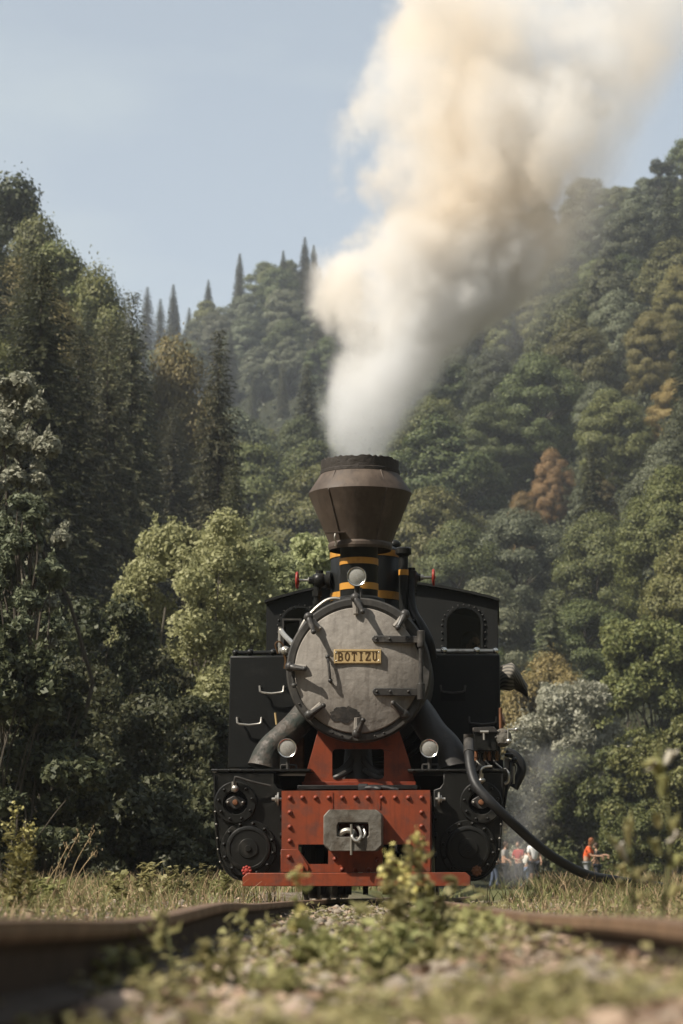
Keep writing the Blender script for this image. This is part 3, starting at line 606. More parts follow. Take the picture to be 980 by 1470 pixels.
# --- running boards and cylinders
for x0, x1 in ((303, 446), (585, 727)):
    a, b = q(x0, 1104, -.13), q(x1, 1107, -.13)
    rb = MB().box(((a.x + b.x) / 2, 1.4, (a.z + b.z) / 2), (b.x - a.x, 3.06, .018)).build('running_board', M['oily'], loco, bevel=.003)
    bolts(rb, 'bolt', [(a.x + (b.x - a.x) * t, (a.z + b.z) / 2) for t in (.06, .18, .3, .42)], .008, M['oily'], -.13)
YY = -.12
def cylinder(mir):
    X = (lambda x: x) if not mir else (lambda x: 1029 - x)
    p = lambda x, y: q2(X(x), y, YY)
    outl = [(307, 1107), (308, 1163), (311, 1200), (313.5, 1224), (321, 1244), (333, 1258), (350, 1263), (405, 1263), (407, 1138), (446, 1136), (446, 1107)]
    void = [(394, 1109)]
    plate = [(307, 1109), (308, 1163), (311, 1200), (313.5, 1224), (321, 1244), (333, 1258), (350, 1264), (405, 1264), (407, 1134), (398, 1131), (393, 1124), (393, 1109)]
    cb = MB().plate([p(*t) for t in plate], YY, YY + .62).build('cylinder_block', M['oily'], loco, bevel=.006)
    MB().plate([p(*t) for t in ((393, 1110), (446, 1110), (440, 1134), (398, 1134))], .25, .27).build('dark_gap_sheet', M['void'], loco)  # near-black sheet standing in for the shaded gap below the running board
    # edge bead along the outer side with little bolts
    e = [q(X(x), y, YY - .004) for x, y in ((308, 1112), (308.5, 1163), (311, 1200), (313.8, 1224), (321, 1244), (333, 1258), (349, 1263))]
    MB().tube(spline(e, 4), .009, 6).build('edge_bead', M['oily'], cb)
    bolts(cb, 'bolt', [p(x, y) for x, y in ((309, 1165), (310.5, 1183), (312, 1203), (313, 1219), (316, 1237))], .008, M['steel'], YY - .008, .012)
    # valve cover with its dark bore and brass gland
    c = q(X(338.5), 1152, YY); r = 30 * sc(YY)
    vc = MB().lathe([(r * .56, .02), (r * .56, -.03), (r * .6, -.038), (r * .95, -.038), (r, -.03), (r, .02)], c, 'Y', 48).build('valve_cover', M['oily'], cb, angle=30)
    MB().lathe([(.001, .0), (r * .56, -.002)], c, 'Y', 32).build('bore', M['void'], vc)
    bolts(vc, 'bolt', ring_pts(c.x, c.z, r * .8, 9, 12), .012, M['oily'], YY - .038, .018)
    gl = MB().plate([(c.x + dx * r * .5, c.z + dz * r * .5) for dx, dz in ((-.98, .05), (-.8, .3), (-.25, .62), (.25, .62), (.8, .3), (.98, .05), (.8, -.25), (.25, -.58), (-.25, -.58), (-.8, -.25))], YY - .035, YY - .01).build('gland', M['pipedark'], vc, bevel=.006)
    MB().lathe([(.001, -.03), (r * .11, -.028), (r * .14, -.01), (r * .14, .01)], (c.x, YY - .032, c.z), 'Y', 12).build('gland_nut', M['rust'], gl)
    bolts(gl, 'stud', [(c.x - r * .36, c.z), (c.x + r * .36, c.z)], .011, M['steel'], YY - .035, .02)
    # cylinder cover
    c = q(X(357), 1218, YY); r = 40 * sc(YY)
    cc = MB().lathe([(r, .02), (r, -.018), (r * .97, -.026), (r * .80, -.026), (r * .78, -.040), (r * .74, -.044), (r * .66, -.044), (r * .64, -.038), (r * .36, -.040), (r * .33, -.048), (r * .12, -.050), (r * .10, -.058), (.001, -.058)], c, 'Y', 56).build('cylinder_cover', M['oily'], cb, angle=30)
    bolts(cc, 'bolt', ring_pts(c.x, c.z, r * .885, 12, 20), .015, M['oily'], YY - .026, .022)
    # drain valve
    v = q(X(354) if not mir else 684, 1250, YY - .09)
    dv = MB()
    for kk in range(8):
        an = 2 * math.pi * kk / 8; dv.sphere((v.x + .026 * math.cos(an), v.y, v.z + .026 * math.sin(an)), .0125, 8, 6)
    dv.lathe([(.001, -.014), (.012, -.012), (.024, -.006), (.024, .006), (.001, .008)], v, 'Y', 16)
    dv = dv.build('drain_wheel', M['wheelred'] if not mir else M['rust'], cc)
    MB().cyl(v, (v.x, YY, v.z), .01).build('spindle', M['oily'], dv)
    # studs between block and beam
    for y_ in (1147, 1174, 1199, 1227):
        a = q(X(390), y_, YY - .04); b = q(X(404), y_, YY - .04)
        if y_ == 1147:
            MB().cyl(a, b, .012).cyl(q(X(398), y_, YY - .04), q(X(400.5), y_, YY - .04), .05, None, 20).cyl(q(X(395), y_, YY - .04), q(X(397), y_, YY - .04), .028, None, 6).build('stud', M['steel'], cb)
        else: MB().cyl(q(X(402), y_, YY - .02), q(X(406), y_, YY - .02), .022).build('stud', M['oily'], cb, bevel=.003)
    return cb
cbl = cylinder(False); cbr = cylinder(True)
MB().tube(spline([q(337, 1136, YY - .05), q(336, 1128, YY - .06), q(337, 1118, YY - .07), q(340, 1115.5, YY - .07), q(362, 1122, YY - .06), q(388, 1128, YY - .03)], 6), .008, 8).build('oil_pipe', M['ring'], cbl)
MB().cyl(q(336, 1136, YY - .05), q(336, 1122, YY - .05), .018).sphere(q(337, 1132, YY - .06), .026).build('oil_cup', M['steel'], cbl)
MB().tube(spline([q(706, 1100, -.15), q(695, 1101, -.16), q(690, 1106, -.17), q(690, 1116, -.16)], 6), .009, 8).build('oil_pipe', M['steel'], cbr)
MB().cyl(q(691, 1110, -.16), q(691, 1124, -.15), .014).sphere(q(691.5, 1120, -.17), .026, 12, 8, (1, 1, .7)).build('oil_cup', M['steel'], cbr)

# --- side tanks
YT = 1.2
def tank(x0, x1, y0, handles):
    p = [q2(x0 + 3, y0, YT), q2(x1, y0, YT), q2(x1 + (1 if x1 > 700 else 0), 1103, YT), q2(x0, 1103, YT)]
    t = MB().plate(p, YT, YT + 2.2).build('side_tank', M['black'], loco, bevel=.012)
    for (hx0, hx1, hy, deep) in handles:
        a, b = q(hx0, hy, YT), q(hx1, hy, YT)
        zb = q(hx0, hy + 9, YT).z
        MB().tube([Vector((a.x, YT + .01, a.z)), Vector((a.x, YT - .05, a.z - .0)), Vector((a.x + .004, YT - .055, zb + .008)), Vector((a.x + .02, YT - .055, zb)), Vector(((a.x + b.x) / 2, YT - .057, zb - .008)), Vector((b.x - .02, YT - .055, zb)), Vector((b.x - .004, YT - .055, zb + .008)), Vector((b.x, YT - .05, b.z)), Vector((b.x, YT + .01, b.z))], .0085, 8).build('step_bracket', M['steel' if not deep else 'ring'], t)
        if deep: MB().box(((a.x + b.x) / 2, YT + .0, q(hx0, hy + 15, YT).z), (b.x - a.x, .008, .07)).build('step_recess_shade', M['void'], t)  # near-black plate on the tank front imitates a dark recess below the step
    return t
tl = tank(327, 424, 941, [(373.5, 408, 986, False), (341, 376, 1031, False)])
tr = tank(604, 717, 939, [(632.5, 667.5, 985, True), (673, 712, 1030, True)])
for (x0, x1, py, knobs, par) in ((338, 409, 937, (359, 392), tl), (614, 711, 934.5, (637, 684), tr)):
    a, b = q(x0, py, YT + .06), q(x1, py, YT + .06)
    r_ = MB().tube([a, b], .017, 10).build('tank_rail', M['steel' if par is tr else 'oily'], par)
    e = b if par is tr else a
    MB().sphere(e, .025).tube([e, (e.x, e.y, e.z - .03)], .012, 8).build('rail_end', M['chrome' if par is tr else 'oily'], r_)
    for kx in knobs:
        c = q(kx, py - .5, YT + .06); MB().sphere(c, .03, 10, 8, (1, 1, .9)).cyl(c, c - Vector((0, 0, .05)), .013).build('rail_knob', M['chrome' if par is tr else 'oily'], r_)
# thin steam pipe round the top left of the smokebox and a tangle of fittings by the left tank
pl = [q(x, y, .02) for x, y in ((426, 930), (428, 912), (436, 893), (450, 876), (466, 863), (478, 859), (488, 860))]
MB().tube(spline(pl, 6), .012, 8).build('blower_pipe', M['steel'], loco)
MB().tube(spline([q(403, 905, 1.1), q(408, 912, 1.0), q(418, 922, .8), q(424, 926, .5)], 5), .020, 8).cyl(q(402, 900, 1.1), q(402, 938, 1.1), .016).build('injector_pipe', M['steel'], loco)
MB().tube(spline([q(399, 938, 1.05), q(395, 925, 1.05), q(401, 921, 1.05), q(407, 928, 1.05), q(404, 940, 1.05)], 6), .007, 6).tube(spline([q(404, 934, 1.0), q(410, 945, 1.0), q(409, 960, 1.0)], 4), .013, 6).build('wire_loop', M['bronze'], loco)
MB().cyl(q(404, 934, 1.05), q(415, 934, .9), .024).sphere(q(409, 934, .95), .036).build('check_valve', M['steel'], loco)

# --- top valves with red hand wheels
def top_valve(side, xw, xs, xb0, xb1, py, y):
    a, b = q(xw, py, y), q(xs, py, y)
    body0, body1 = q(xb0, py, y), q(xb1, py, y)
    v = MB().cyl(body0, body1, .045, None, 14).sphere((body0 + body1) / 2, .062, 14, 10, (1, 1, 1)).cyl((body1 + body0) / 2, (body1 + body0) / 2 + Vector((0, 0, .075)), .03)
    v.cyl(body1, body1 + (body1 - body0).normalized() * .035, .07, None, 14).cyl(body0 + (body0 - body1).normalized() * .03, body0, .03, None, 6)
    vb = v.build('steam_valve', M['oily'], loco)
    MB().cyl(a, b, .010).cyl(b, b + (a - b) * .25, .022).build('spindle', M['steel'], vb)
    w = MB(); c = a
    ring = [(c.x, c.y + .058 * math.cos(R(t)), c.z + .058 * math.sin(R(t))) for t in range(0, 361, 15)]
    w.tube(ring, .0105, 8, False)
    for t in (0, 60, 120): w.tube([(c.x, c.y + .055 * math.cos(R(t)), c.z + .055 * math.sin(R(t))), (c.x, c.y - .055 * math.cos(R(t)), c.z - .055 * math.sin(R(t)))], .007, 6)
    w.sphere(c, .018).build('hand_wheel', M['wheelred'], vb)
    return vb
vl = top_valve(-1, 426.5, 447, 449, 468, 833, 1.35)
cc_ = q(455, 836, 1.35)
MB().cyl(cc_, q(455, 872, 1.35), .026).cyl(q(455, 848, 1.35), q(455, 856, 1.35), .042, None, 6).cyl(q(455, 862, 1.35), q(455, 868, 1.35), .034).build('drop_pipe', M['oily'], vl)
vr = top_valve(1, 622, 603, 598, 583, 829, 1.35)
MB().tube(spline([q(590, 832, 1.3), q(590, 860, 1.25), q(594, 880, 1.2), q(606, 900, 1.1), q(616, 920, 1.05), q(621, 945, 1.1)], 6), .034, 12).build('delivery_pipe', M['black'], vr)
MB().cyl(q(590, 842, 1.3), q(590, 850, 1.3), .045, None, 6).cyl(q(588, 820, 1.32), q(588, 846, 1.32), .055).build('union_nut', M['oily'], vr)
MB().tube([q(586, 895, 1.1), q(602, 888, 1.15)], .018, 8).build('pipe_clip', M['black'], vr)

# --- cab
YK = 3.45
pk = lambda x, y: q2(x, y, YK)
topa = [(382, 866), (400, 860), (425, 853), (450, 847.5), (490, 840.5), (530, 837), (566, 837), (600, 840), (640, 846), (675, 853), (700, 859), (714, 863.5)]
def win(cx, w, top, bot): return [pk(cx - w, bot), pk(cx + w, bot)] + [pk(*p) for p in [(cx + w * math.cos(R(t)), top + w * .92 - w * .92 * math.sin(R(t))) for t in range(0, 181, 12)]]
cabf = MB().plate([pk(*p) for p in topa] + [pk(714, 1210), pk(382, 1210)], YK, YK + .02, (win(665.5, 25, 872, 962), win(430, 25, 873, 962))).build('cab_front', M['cab'], loco)
cab0, cab1 = q(382, 1000, YK).x, q(714, 1000, YK).x; czb = q(382, 1210, YK).z; czt = q(382, 866, YK).z
for xs, s in ((cab0 + .01, 1), (cab1 - .01, -1)):
    MB().box((xs, YK + .86, (czb + czt - .75) / 2), (.018, 1.66, czt - czb - .75)).box((xs, YK + .16, czt - .40), (.018, .26, .72)).box((xs, YK + 1.58, czt - .40), (.018, .22, .72)).build('cab_side', M['cab'], loco)
MB().plate([pk(*p) for p in topa] + [pk(714, 1210), pk(382, 1210)], YK + 1.72, YK + 1.74).build('cab_back', M['cab'], loco)
roof = [pk(x - (2 if i == 0 else 0) + (2 if i == len(topa) - 1 else 0), y - .3) for i, (x, y) in enumerate(topa)]
MB().plate(roof + [(p[0], p[1] + .022) for p in reversed(roof)], YK - .05, YK + 1.9).build('cab_roof', M['cab'], loco)
MB().box(((cab0 + cab1) / 2, YK + .86, czb + .06), (cab1 - cab0 - .05, 1.7, .03)).build('cab_floor', M['void'], loco)
for cx_w in (665.5, 430):
    fo = win(cx_w, 28, 869.5, 962); fi = win(cx_w, 24.2, 873, 960)
    wf = MB().plate(fo, YK - .016, YK + .004, (fi,)).build('cab_window', M['black'], loco, bevel=.003)
    MB().plate(win(cx_w, 24.8, 872.5, 961), YK + .006, YK + .011).build('pane', M['glass'], wf)
    ring_ = [(cx_w + 31 * math.cos(R(t)), 898 - 31 * .95 * math.sin(R(t))) for t in range(0, 181, 15)] + [(cx_w - 31, y) for y in (908, 918, 928)] + [(cx_w + 31, y) for y in (908, 918, 928)]
    bolts(wf, 'rivet', [pk(x, y) for x, y in ring_], .012, M['oily'], YK, .012)
# swung open sash left of the boiler
fa = [pk(406, 889), pk(432, 889), pk(432, 940), pk(406, 940)]
MB().plate([q2(405, 888, YK - .1), q2(433, 888, YK - .1), q2(433, 940, YK - .1), q2(405, 940, YK - .1)], YK - .11, YK - .085, [[q2(407.5, 890.5, YK - .1), q2(430, 890.5, YK - .1), q2(430, 938, YK - .1), q2(407.5, 938, YK - .1)]]).build('window_sash', M['ring'], loco)

# --- mechanical lubricator on the right running board
YL = -.02
a = q(696, 1061, YL)
lub = MB().plate([q2(679, 1050, YL), q2(713, 1048, YL), q2(713, 1078, YL), q2(681, 1078, YL)], YL, YL + .2).build('lubricator', M['oily'], loco, bevel=.008)
MB().plate([q2(678, 1044.5, YL), q2(709, 1043, YL), q2(715, 1051, YL), q2(678, 1051, YL)], YL - .015, YL + .21).build('lubricator_lid', M['pipedark'], lub, bevel=.006)
MB().cyl(q(689, 1050.5, YL - .02), q(701, 1050.5, YL - .02), .010).tube([q(694, 1051, YL - .02), q(694.5, 1062, YL - .025)], .008, 6).build('latch', M['steel'], lub)
c = q(721, 1059, YL + .05)
gb = MB().lathe([(.001, -.06), (.04, -.055), (.065, -.03), (.065, .05), (.001, .055)], c, 'Y', 20).build('drive_gear', M['cast'], lub)
bolts(gb, 'bolt', ring_pts(c.x, c.z, .045, 6), .012, M['ring'], c.y - .045)
MB().tube([q(729, 1060, YL), q(729, 1047, YL), q(741, 1047, YL)], .009, 8).sphere(q(741, 1047, YL), .014).sphere(q(730, 1064, YL), .02).build('crank_handle', M['steel'], lub)
for i, px in enumerate((683, 689, 696, 702, 708, 713)):
    MB().cyl(q(px, 1078, YL + .04), q(px, 1092, YL + .04), .012).cyl(q(px, 1083, YL + .04), q(px, 1087, YL + .04), .019, None, 6).build('oil_union', M[('rust', 'oily', 'bronze')[i % 3]], lub)
    MB().tube(spline([q(px, 1091, YL + .04), q(px + 4 * (-1) ** i, 1096, YL + .0), q(px + 9 * (-1) ** i + 3, 1103, YL + .02)], 5), .006, 6).build('oil_line', M['oily' if i % 2 else 'steel'], lub)
MB().plate([q2(682, 1090, YL + .1), q2(722, 1090, YL + .1), q2(722, 1105, YL + .1), q2(682, 1105, YL + .1)], YL + .1, YL + .16).build('lubricator_foot', M['void'], lub)
MB().cyl(q(718.5, 1046, .6), q(718, 1016, .6), .012).build('feed_pipe', M['rust'], loco)
# valve gear at the right side: link arm, rods and the curved quadrant
qd = [q(x, y, .9) for x, y in ((726, 1079), (737, 1083), (746, 1093), (748.5, 1105), (744, 1118), (737, 1131))]
MB().tube(spline(qd, 6), .035, 10).build('curved_guard', M['rubber'], loco)
MB().plate([q2(*p, .95) for p in ((724, 1088), (735, 1090), (741, 1101), (737, 1118), (730, 1133), (722, 1150))], .95, .98).build('link_plate', M['cast'], loco)
MB().tube([q(733, 1093, .2), q(731, 1108, .15), q(722, 1165, .1)], .011, 8).sphere(q(738, 1091, .2), .022).tube([q(724, 1083, .2), q(735, 1083, .2), q(736, 1094, .2)], .009, 8).build('valve_rod', M['oily'], loco)
MB().tube([q(737, 1100, .5), q(737, 1125, .5)], .008, 8).build('rod', M['steel'], loco)
MB().tube(spline([q(724, 1104, .0), q(729, 1110, -.02), q(729, 1121, -.02), q(724, 1125, -.02)], 5), .012, 8).build('rod', M['steel'], loco)

# --- frames, wheels, pilot details below the beam
for s in (-1, 1):
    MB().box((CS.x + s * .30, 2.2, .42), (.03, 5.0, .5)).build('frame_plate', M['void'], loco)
for yw in (.95, 2.1, 3.25, 4.4):
    for s in (-1, 1):
        c = (CS.x + s * .40, yw, .36); mb = MB()
        for (r0, x) in ((.36, 0),): pass
        ang = [2 * math.pi * t / 40 for t in range(40)]
        def disc(r0, x0): return [(c[0] + x0, c[1] + r0 * math.cos(t), c[2] + r0 * math.sin(t)) for t in ang]
        rings = [disc(.20, .05), disc(.335, .05), disc(.36, .04), disc(.36, -.03), disc(.385, -.035) , disc(.385, -.055), disc(.20, -.055)]
        vs = [v for rg in rings for v in rg]
        mb.add(vs, [(i * 40 + t, i * 40 + (t + 1) % 40, ((i + 1) % 7) * 40 + (t + 1) % 40, ((i + 1) % 7) * 40 + t) for i in range(7) for t in range(40)])
        w = mb.build('wheel', M['oily'], loco)
        sp_ = MB()
        for t in range(10):
            an = 2 * math.pi * t / 10; sp_.tube([c, (c[0], c[1] + .22 * math.cos(an), c[2] + .22 * math.sin(an))], [.04, .028], 6)
        sp_.sphere(c, .09, 12, 8, (.9, 1, 1)).build('spokes', M['oily'], w)
    MB().cyl((CS.x - .45, yw, .36), (CS.x + .45, yw, .36), .06).build('axle', M['void'], loco)
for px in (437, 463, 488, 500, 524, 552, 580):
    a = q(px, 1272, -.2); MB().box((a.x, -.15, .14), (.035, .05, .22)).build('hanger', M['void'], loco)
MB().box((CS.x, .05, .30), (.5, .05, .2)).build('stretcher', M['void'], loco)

# --- glove left lying on the beam (a thing of its own)
g = empty('work_glove', LOCO + LX * q(540, 1133, -.4).x + LY * -.4 + Vector((0, 0, q(540, 1134, YB).z - .002)), -YAW - .15)
tag(g, 'black work glove lying on top of the red beam, right of the middle', 'glove')
gm = MB().sphere((-.02, 0, .022), .075, 16, 10, (1.15, .62, .33))
gl_ = gm.build('palm', M['rubber'], g)
for k_, (dy, L_) in enumerate(((-.036, .095), (-.012, .11), (.012, .105), (.034, .085))):
    MB().tube(spline([(.045, dy, .026), (.08, dy, .022), (.05 + L_, dy * 1.15, .008)], 4), [.015] * 5 + [.013] * 3 + [.009], 8).build('finger', M['rubber'], g)
MB().tube(spline([(-.02, -.045, .02), (.01, -.075, .018), (.05, -.085, .01)], 4), [.016] * 6 + [.014] * 2 + [.009], 8).build('thumb', M['rubber'], g)
MB().lathe([(.03, 0), (.035, .0)], (0, 0, 0)).v and MB().tube([(-.06, 0, .02), (-.12, .0, .014)], [.034, .042], 10).build('cuff', M['rubber'], g)

# --- thick hose coming off the right running board and away over the verge
HP = [(673, 1064, -.10), (673, 1082, -.24), (676, 1106, -.34), (684, 1128, -.42), (702, 1149, -.46), (721, 1168, -.44), (743, 1188, -.38), (764, 1207, -.28), (784, 1223, -.16), (809, 1239, .0), (841, 1255, .25), (874, 1262, .45), (927, 1270, .75), (985, 1277, 1.2), (1060, 1283, 1.7)]
def loco_w(v): return LOCO + LX * v.x + LY * v.y + Vector((0, 0, v.z))
pts = [loco_w(q(*p)) for p in HP]
for p_ in pts[11:]: p_.z = max(p_.z, float(ground_z(p_.x, p_.y)) + .03)
hose = MB().tube(spline(pts, 10), .034, 16).build('hose', M['rubber'])
MB().tube([pts[0] + Vector((0, 0, .05)), pts[0], pts[1]], .039, 16).build('hose_clip', M['clamp'], hose)
tag(hose, 'thick black rubber hose curving from the engine down onto the grass', 'hose')
# --- striped cloth hung on the right side of the cab
def cloth_mat():
    m, nt, out = new_mat('striped_cloth'); p = nt.nodes.new('ShaderNodeBsdfPrincipled'); nt.links.new(p.outputs[0], out.inputs[0]); p.inputs['Roughness'].default_value = .9
    uv = nt.nodes.new('ShaderNodeUVMap'); w = nt.nodes.new('ShaderNodeTexWave'); w.bands_direction = 'Y'; w.inputs['Scale'].default_value = 2.3; w.inputs['Distortion'].default_value = .4
    nt.links.new(uv.outputs[0], w.inputs[0]); c = ramp_mix(nt, w.outputs['Fac'], (.035, .032, .028), (.15, .135, .11)); nt.links.new(c, p.inputs['Base Color']); return m
n1, n2 = 22, 12; vs = []; uvs = []
for j in range(n2 + 1):
    for i in range(n1 + 1):
        u, v = i / n1, j / n2
        px = 715 + 25 * min(u * 1.5, 1) + 16 * max(0, u - .62) / .38 - 3 * v * (1 - u) + 3 * v; py = 955 - 2 * u + 32 * max(0, u - .55) / .45 + v * (36 - 24 * max(0, u - .4)) + 1.2 * math.sin(u * 9 + v * 3)
        w = q(px, py, 2.2 + .06 * math.sin(u * 8 + 2.2 * v) + .05 * math.cos(5 * v + 2 * u)); vs.append(loco_w(w)); uvs.append((u * .25, v + .12 * math.sin(u * 5)))
me = bpy.data.meshes.new('striped_cloth'); me.from_pydata(vs, [], [(j * (n1 + 1) + i, j * (n1 + 1) + i + 1, (j + 1) * (n1 + 1) + i + 1, (j + 1) * (n1 + 1) + i) for j in range(n2) for i in range(n1)])
ul = me.uv_layers.new(name='UVMap')
for lp in me.loops: ul.data[lp.index].uv = uvs[lp.vertex_index]
me.materials.append(cloth_mat()); me.shade_smooth()
o = link('striped_cloth', me); s_ = o.modifiers.new('thick', 'SOLIDIFY'); s_.thickness = .012
tag(o, 'dark striped cloth hanging out beside the right water tank', 'cloth')

# ------------------------------------------------------------------ vegetation
LEAF = {}
for n_, c1, c2, tr in (('olive', (.078, .090, .030), (.160, .160, .056), .3), ('green', (.056, .074, .028), (.122, .134, .050), .3), ('greygreen', (.084, .098, .056), (.152, .160, .098), .28),
                       ('dark', (.038, .046, .023), (.084, .088, .042), .25), ('spruce', (.044, .052, .029), (.122, .118, .062), .25), ('ochre', (.20, .140, .055), (.28, .195, .080), .3),
                       ('gold', (.128, .112, .042), (.20, .165, .062), .3), ('willow', (.235, .255, .115), (.36, .375, .20), .42), ('silver', (.23, .235, .17), (.34, .335, .26), .3),
                       ('shrub', (.042, .050, .026), (.085, .086, .042), .3), ('weed', (.19, .19, .075), (.34, .32, .145), .42), ('blossom', (.48, .40, .13), (.66, .58, .26), .3), ('pod', (.45, .42, .34), (.62, .58, .48), .3)):
    LEAF[n_] = leaf_mat('leaves_' + n_, c1, c2, tr)
BARK = plain_mat('bark', (.06, .05, .038), .9, (.10, .085, .065), 6, .6)
PALEBARK = plain_mat('pale_bark', (.16, .14, .11), .9, (.10, .09, .07), 6, .4)
STEM = plain_mat('green_stem', (.10, .11, .045), .8, (.13, .11, .05), 20, .1)

def unit(a): return a / np.maximum(np.linalg.norm(a, axis=-1, keepdims=True), 1e-9)
def leaf_quads(P, Dirs, Nrm, Ln, Wd, fold=.18):
    """folded rhombus leaves: base, two flanks, tip"""
    Dirs = unit(Dirs); side = unit(np.cross(Dirs, Nrm)); up = np.cross(side, Dirs)
    Ln = Ln[:, None]; Wd = Wd[:, None]
    b = P - Dirs * Ln * .5; t = P + Dirs * Ln * .5
    l = P - side * Wd * .5 + up * Wd * fold - Dirs * Ln * .06; r = P + side * Wd * .5 + up * Wd * fold - Dirs * Ln * .06
    n = len(P); vs = np.stack([b, r, t, l], 1).reshape(-1, 3); fs = np.arange(n * 4).reshape(n, 4); return vs, fs
def leaf_mesh(name, parts, mat):
    vs = []; fs = []; o = 0
    for v, f in parts: vs.append(v); fs.append(f + o); o += len(v)
    me = bpy.data.meshes.new(name); quads(me, np.concatenate(vs), np.concatenate(fs)); me.materials.append(mat); return me
def crown_blobs(rg, centers, radii, n_each, size, flat=.75, droop=.15, mid=None, jit=.5):
    """leaves in the outer shells of many small clumps"""
    out = []
    P = []; D = []; N = []
    for c, r in zip(centers, radii):
        n = int(n_each * (r / np.mean(radii)) ** 2)
        d = unit(rg.normal(size=(n, 3))); rr = r * rg.uniform(.3, 1.18, (n, 1)) ** .75
        p = c + d * rr * np.array([1, 1, flat]); keep = (d[:, 2] > -.45) | (rg.random(n) < .35)
        p = p[keep]; d = d[keep]
        big = unit(p - mid) if mid is not None else np.array([0, 0, .55])
        nr = unit(d * .9 + big * .8 + rg.normal(size=p.shape) * jit)
        t = unit(np.cross(nr, rg.normal(size=p.shape))); t[:, 2] -= droop
        P.append(p); D.append(t); N.append(nr)
    P = np.concatenate(P); D = np.concatenate(D); N = np.concatenate(N)
    L_ = size * rg.uniform(.6, 1.35, len(P)); return leaf_quads(P, D, N, L_, L_ * rg.uniform(.5, .8, len(P)))
def limb_mb(mb, rg, p0, p1, r0, r1, sag=.1, n=5):
    p0 = np.array(p0); p1 = np.array(p1); m = (p0 + p1) / 2 + rg.normal(size=3) * np.linalg.norm(p1 - p0) * .07 + np.array([0, 0, sag])
    pts = spline([p0, m, p1], 3); mb.tube(pts, list(np.linspace(r0, r1, len(pts))), 6)
PROTO = {}
def broadleaf(seed, H, Rc, base, nblob, n_each, size, shape='round'):
    rg = np.random.default_rng(seed); cs = []; rs = []
    tries = 0
    while len(cs) < nblob and tries < 6000:
        tries += 1
        t = rg.random() ** .85; z = base + (H - base) * t
        if shape == 'round': env = Rc * math.sin(math.pi * min(1, .14 + .86 * t) ** .9) ** .6
        elif shape == 'column': env = Rc * (1 - t * .75) ** .55
        else: env = Rc * (.55 + .45 * math.sin(math.pi * t)) * (1 - .35 * t)
        a = rg.uniform(0, 2 * math.pi); lob = 1 + .30 * math.sin(3 * a + seed + 2.5 * t) + .13 * math.sin(5 * a + 2 * seed + 4 * t)
        rad = env * lob * rg.uniform(.55, 1.0) ** .5
        c = np.array([rad * math.cos(a), rad * math.sin(a), z]); r = Rc * rg.uniform(.17, .42)
        if all(np.linalg.norm(c - b) > .40 * (r + s) for b, s in zip(cs, rs)): cs.append(c * np.array([1, 1, 1])); rs.append(r)
    cs.append(np.array([0, 0, H - Rc * .2])); rs.append(Rc * .25)
    v, f = crown_blobs(rg, cs, rs, n_each, size, mid=np.array([0, 0, base + (H - base) * .38]))
    n2 = int(len(f) * .08); pk_ = rg.integers(0, len(cs), n2)     # stray twigs outside the clumps
    P = np.array(cs)[pk_] + unit(rg.normal(size=(n2, 3))) * (np.array(rs)[pk_][:, None]) * rg.uniform(1.0, 1.35, (n2, 1))
    v2, f2 = leaf_quads(P, rg.normal(size=(n2, 3)), unit(rg.normal(size=(n2, 3)) + [0, 0, 1]), size * rg.uniform(.5, 1., n2), size * rg.uniform(.3, .6, n2))
    tb = MB(); tb.tube(spline([(0, 0, -.8), (.06 * H * .1, 0, H * .2), (-.05, .1, H * .5), (0, 0, H * .86)], 4), list(np.linspace(.022 * H, .004 * H, 13)), 8)
    for c, r in list(zip(cs, rs))[::2]:
        limb_mb(tb, rg, (0, 0, max(base * .7, c[2] - np.hypot(c[0], c[1]) * .9)), c, .008 * H, .003 * H, .1)
    return [(v, f), (v2, f2)], tb
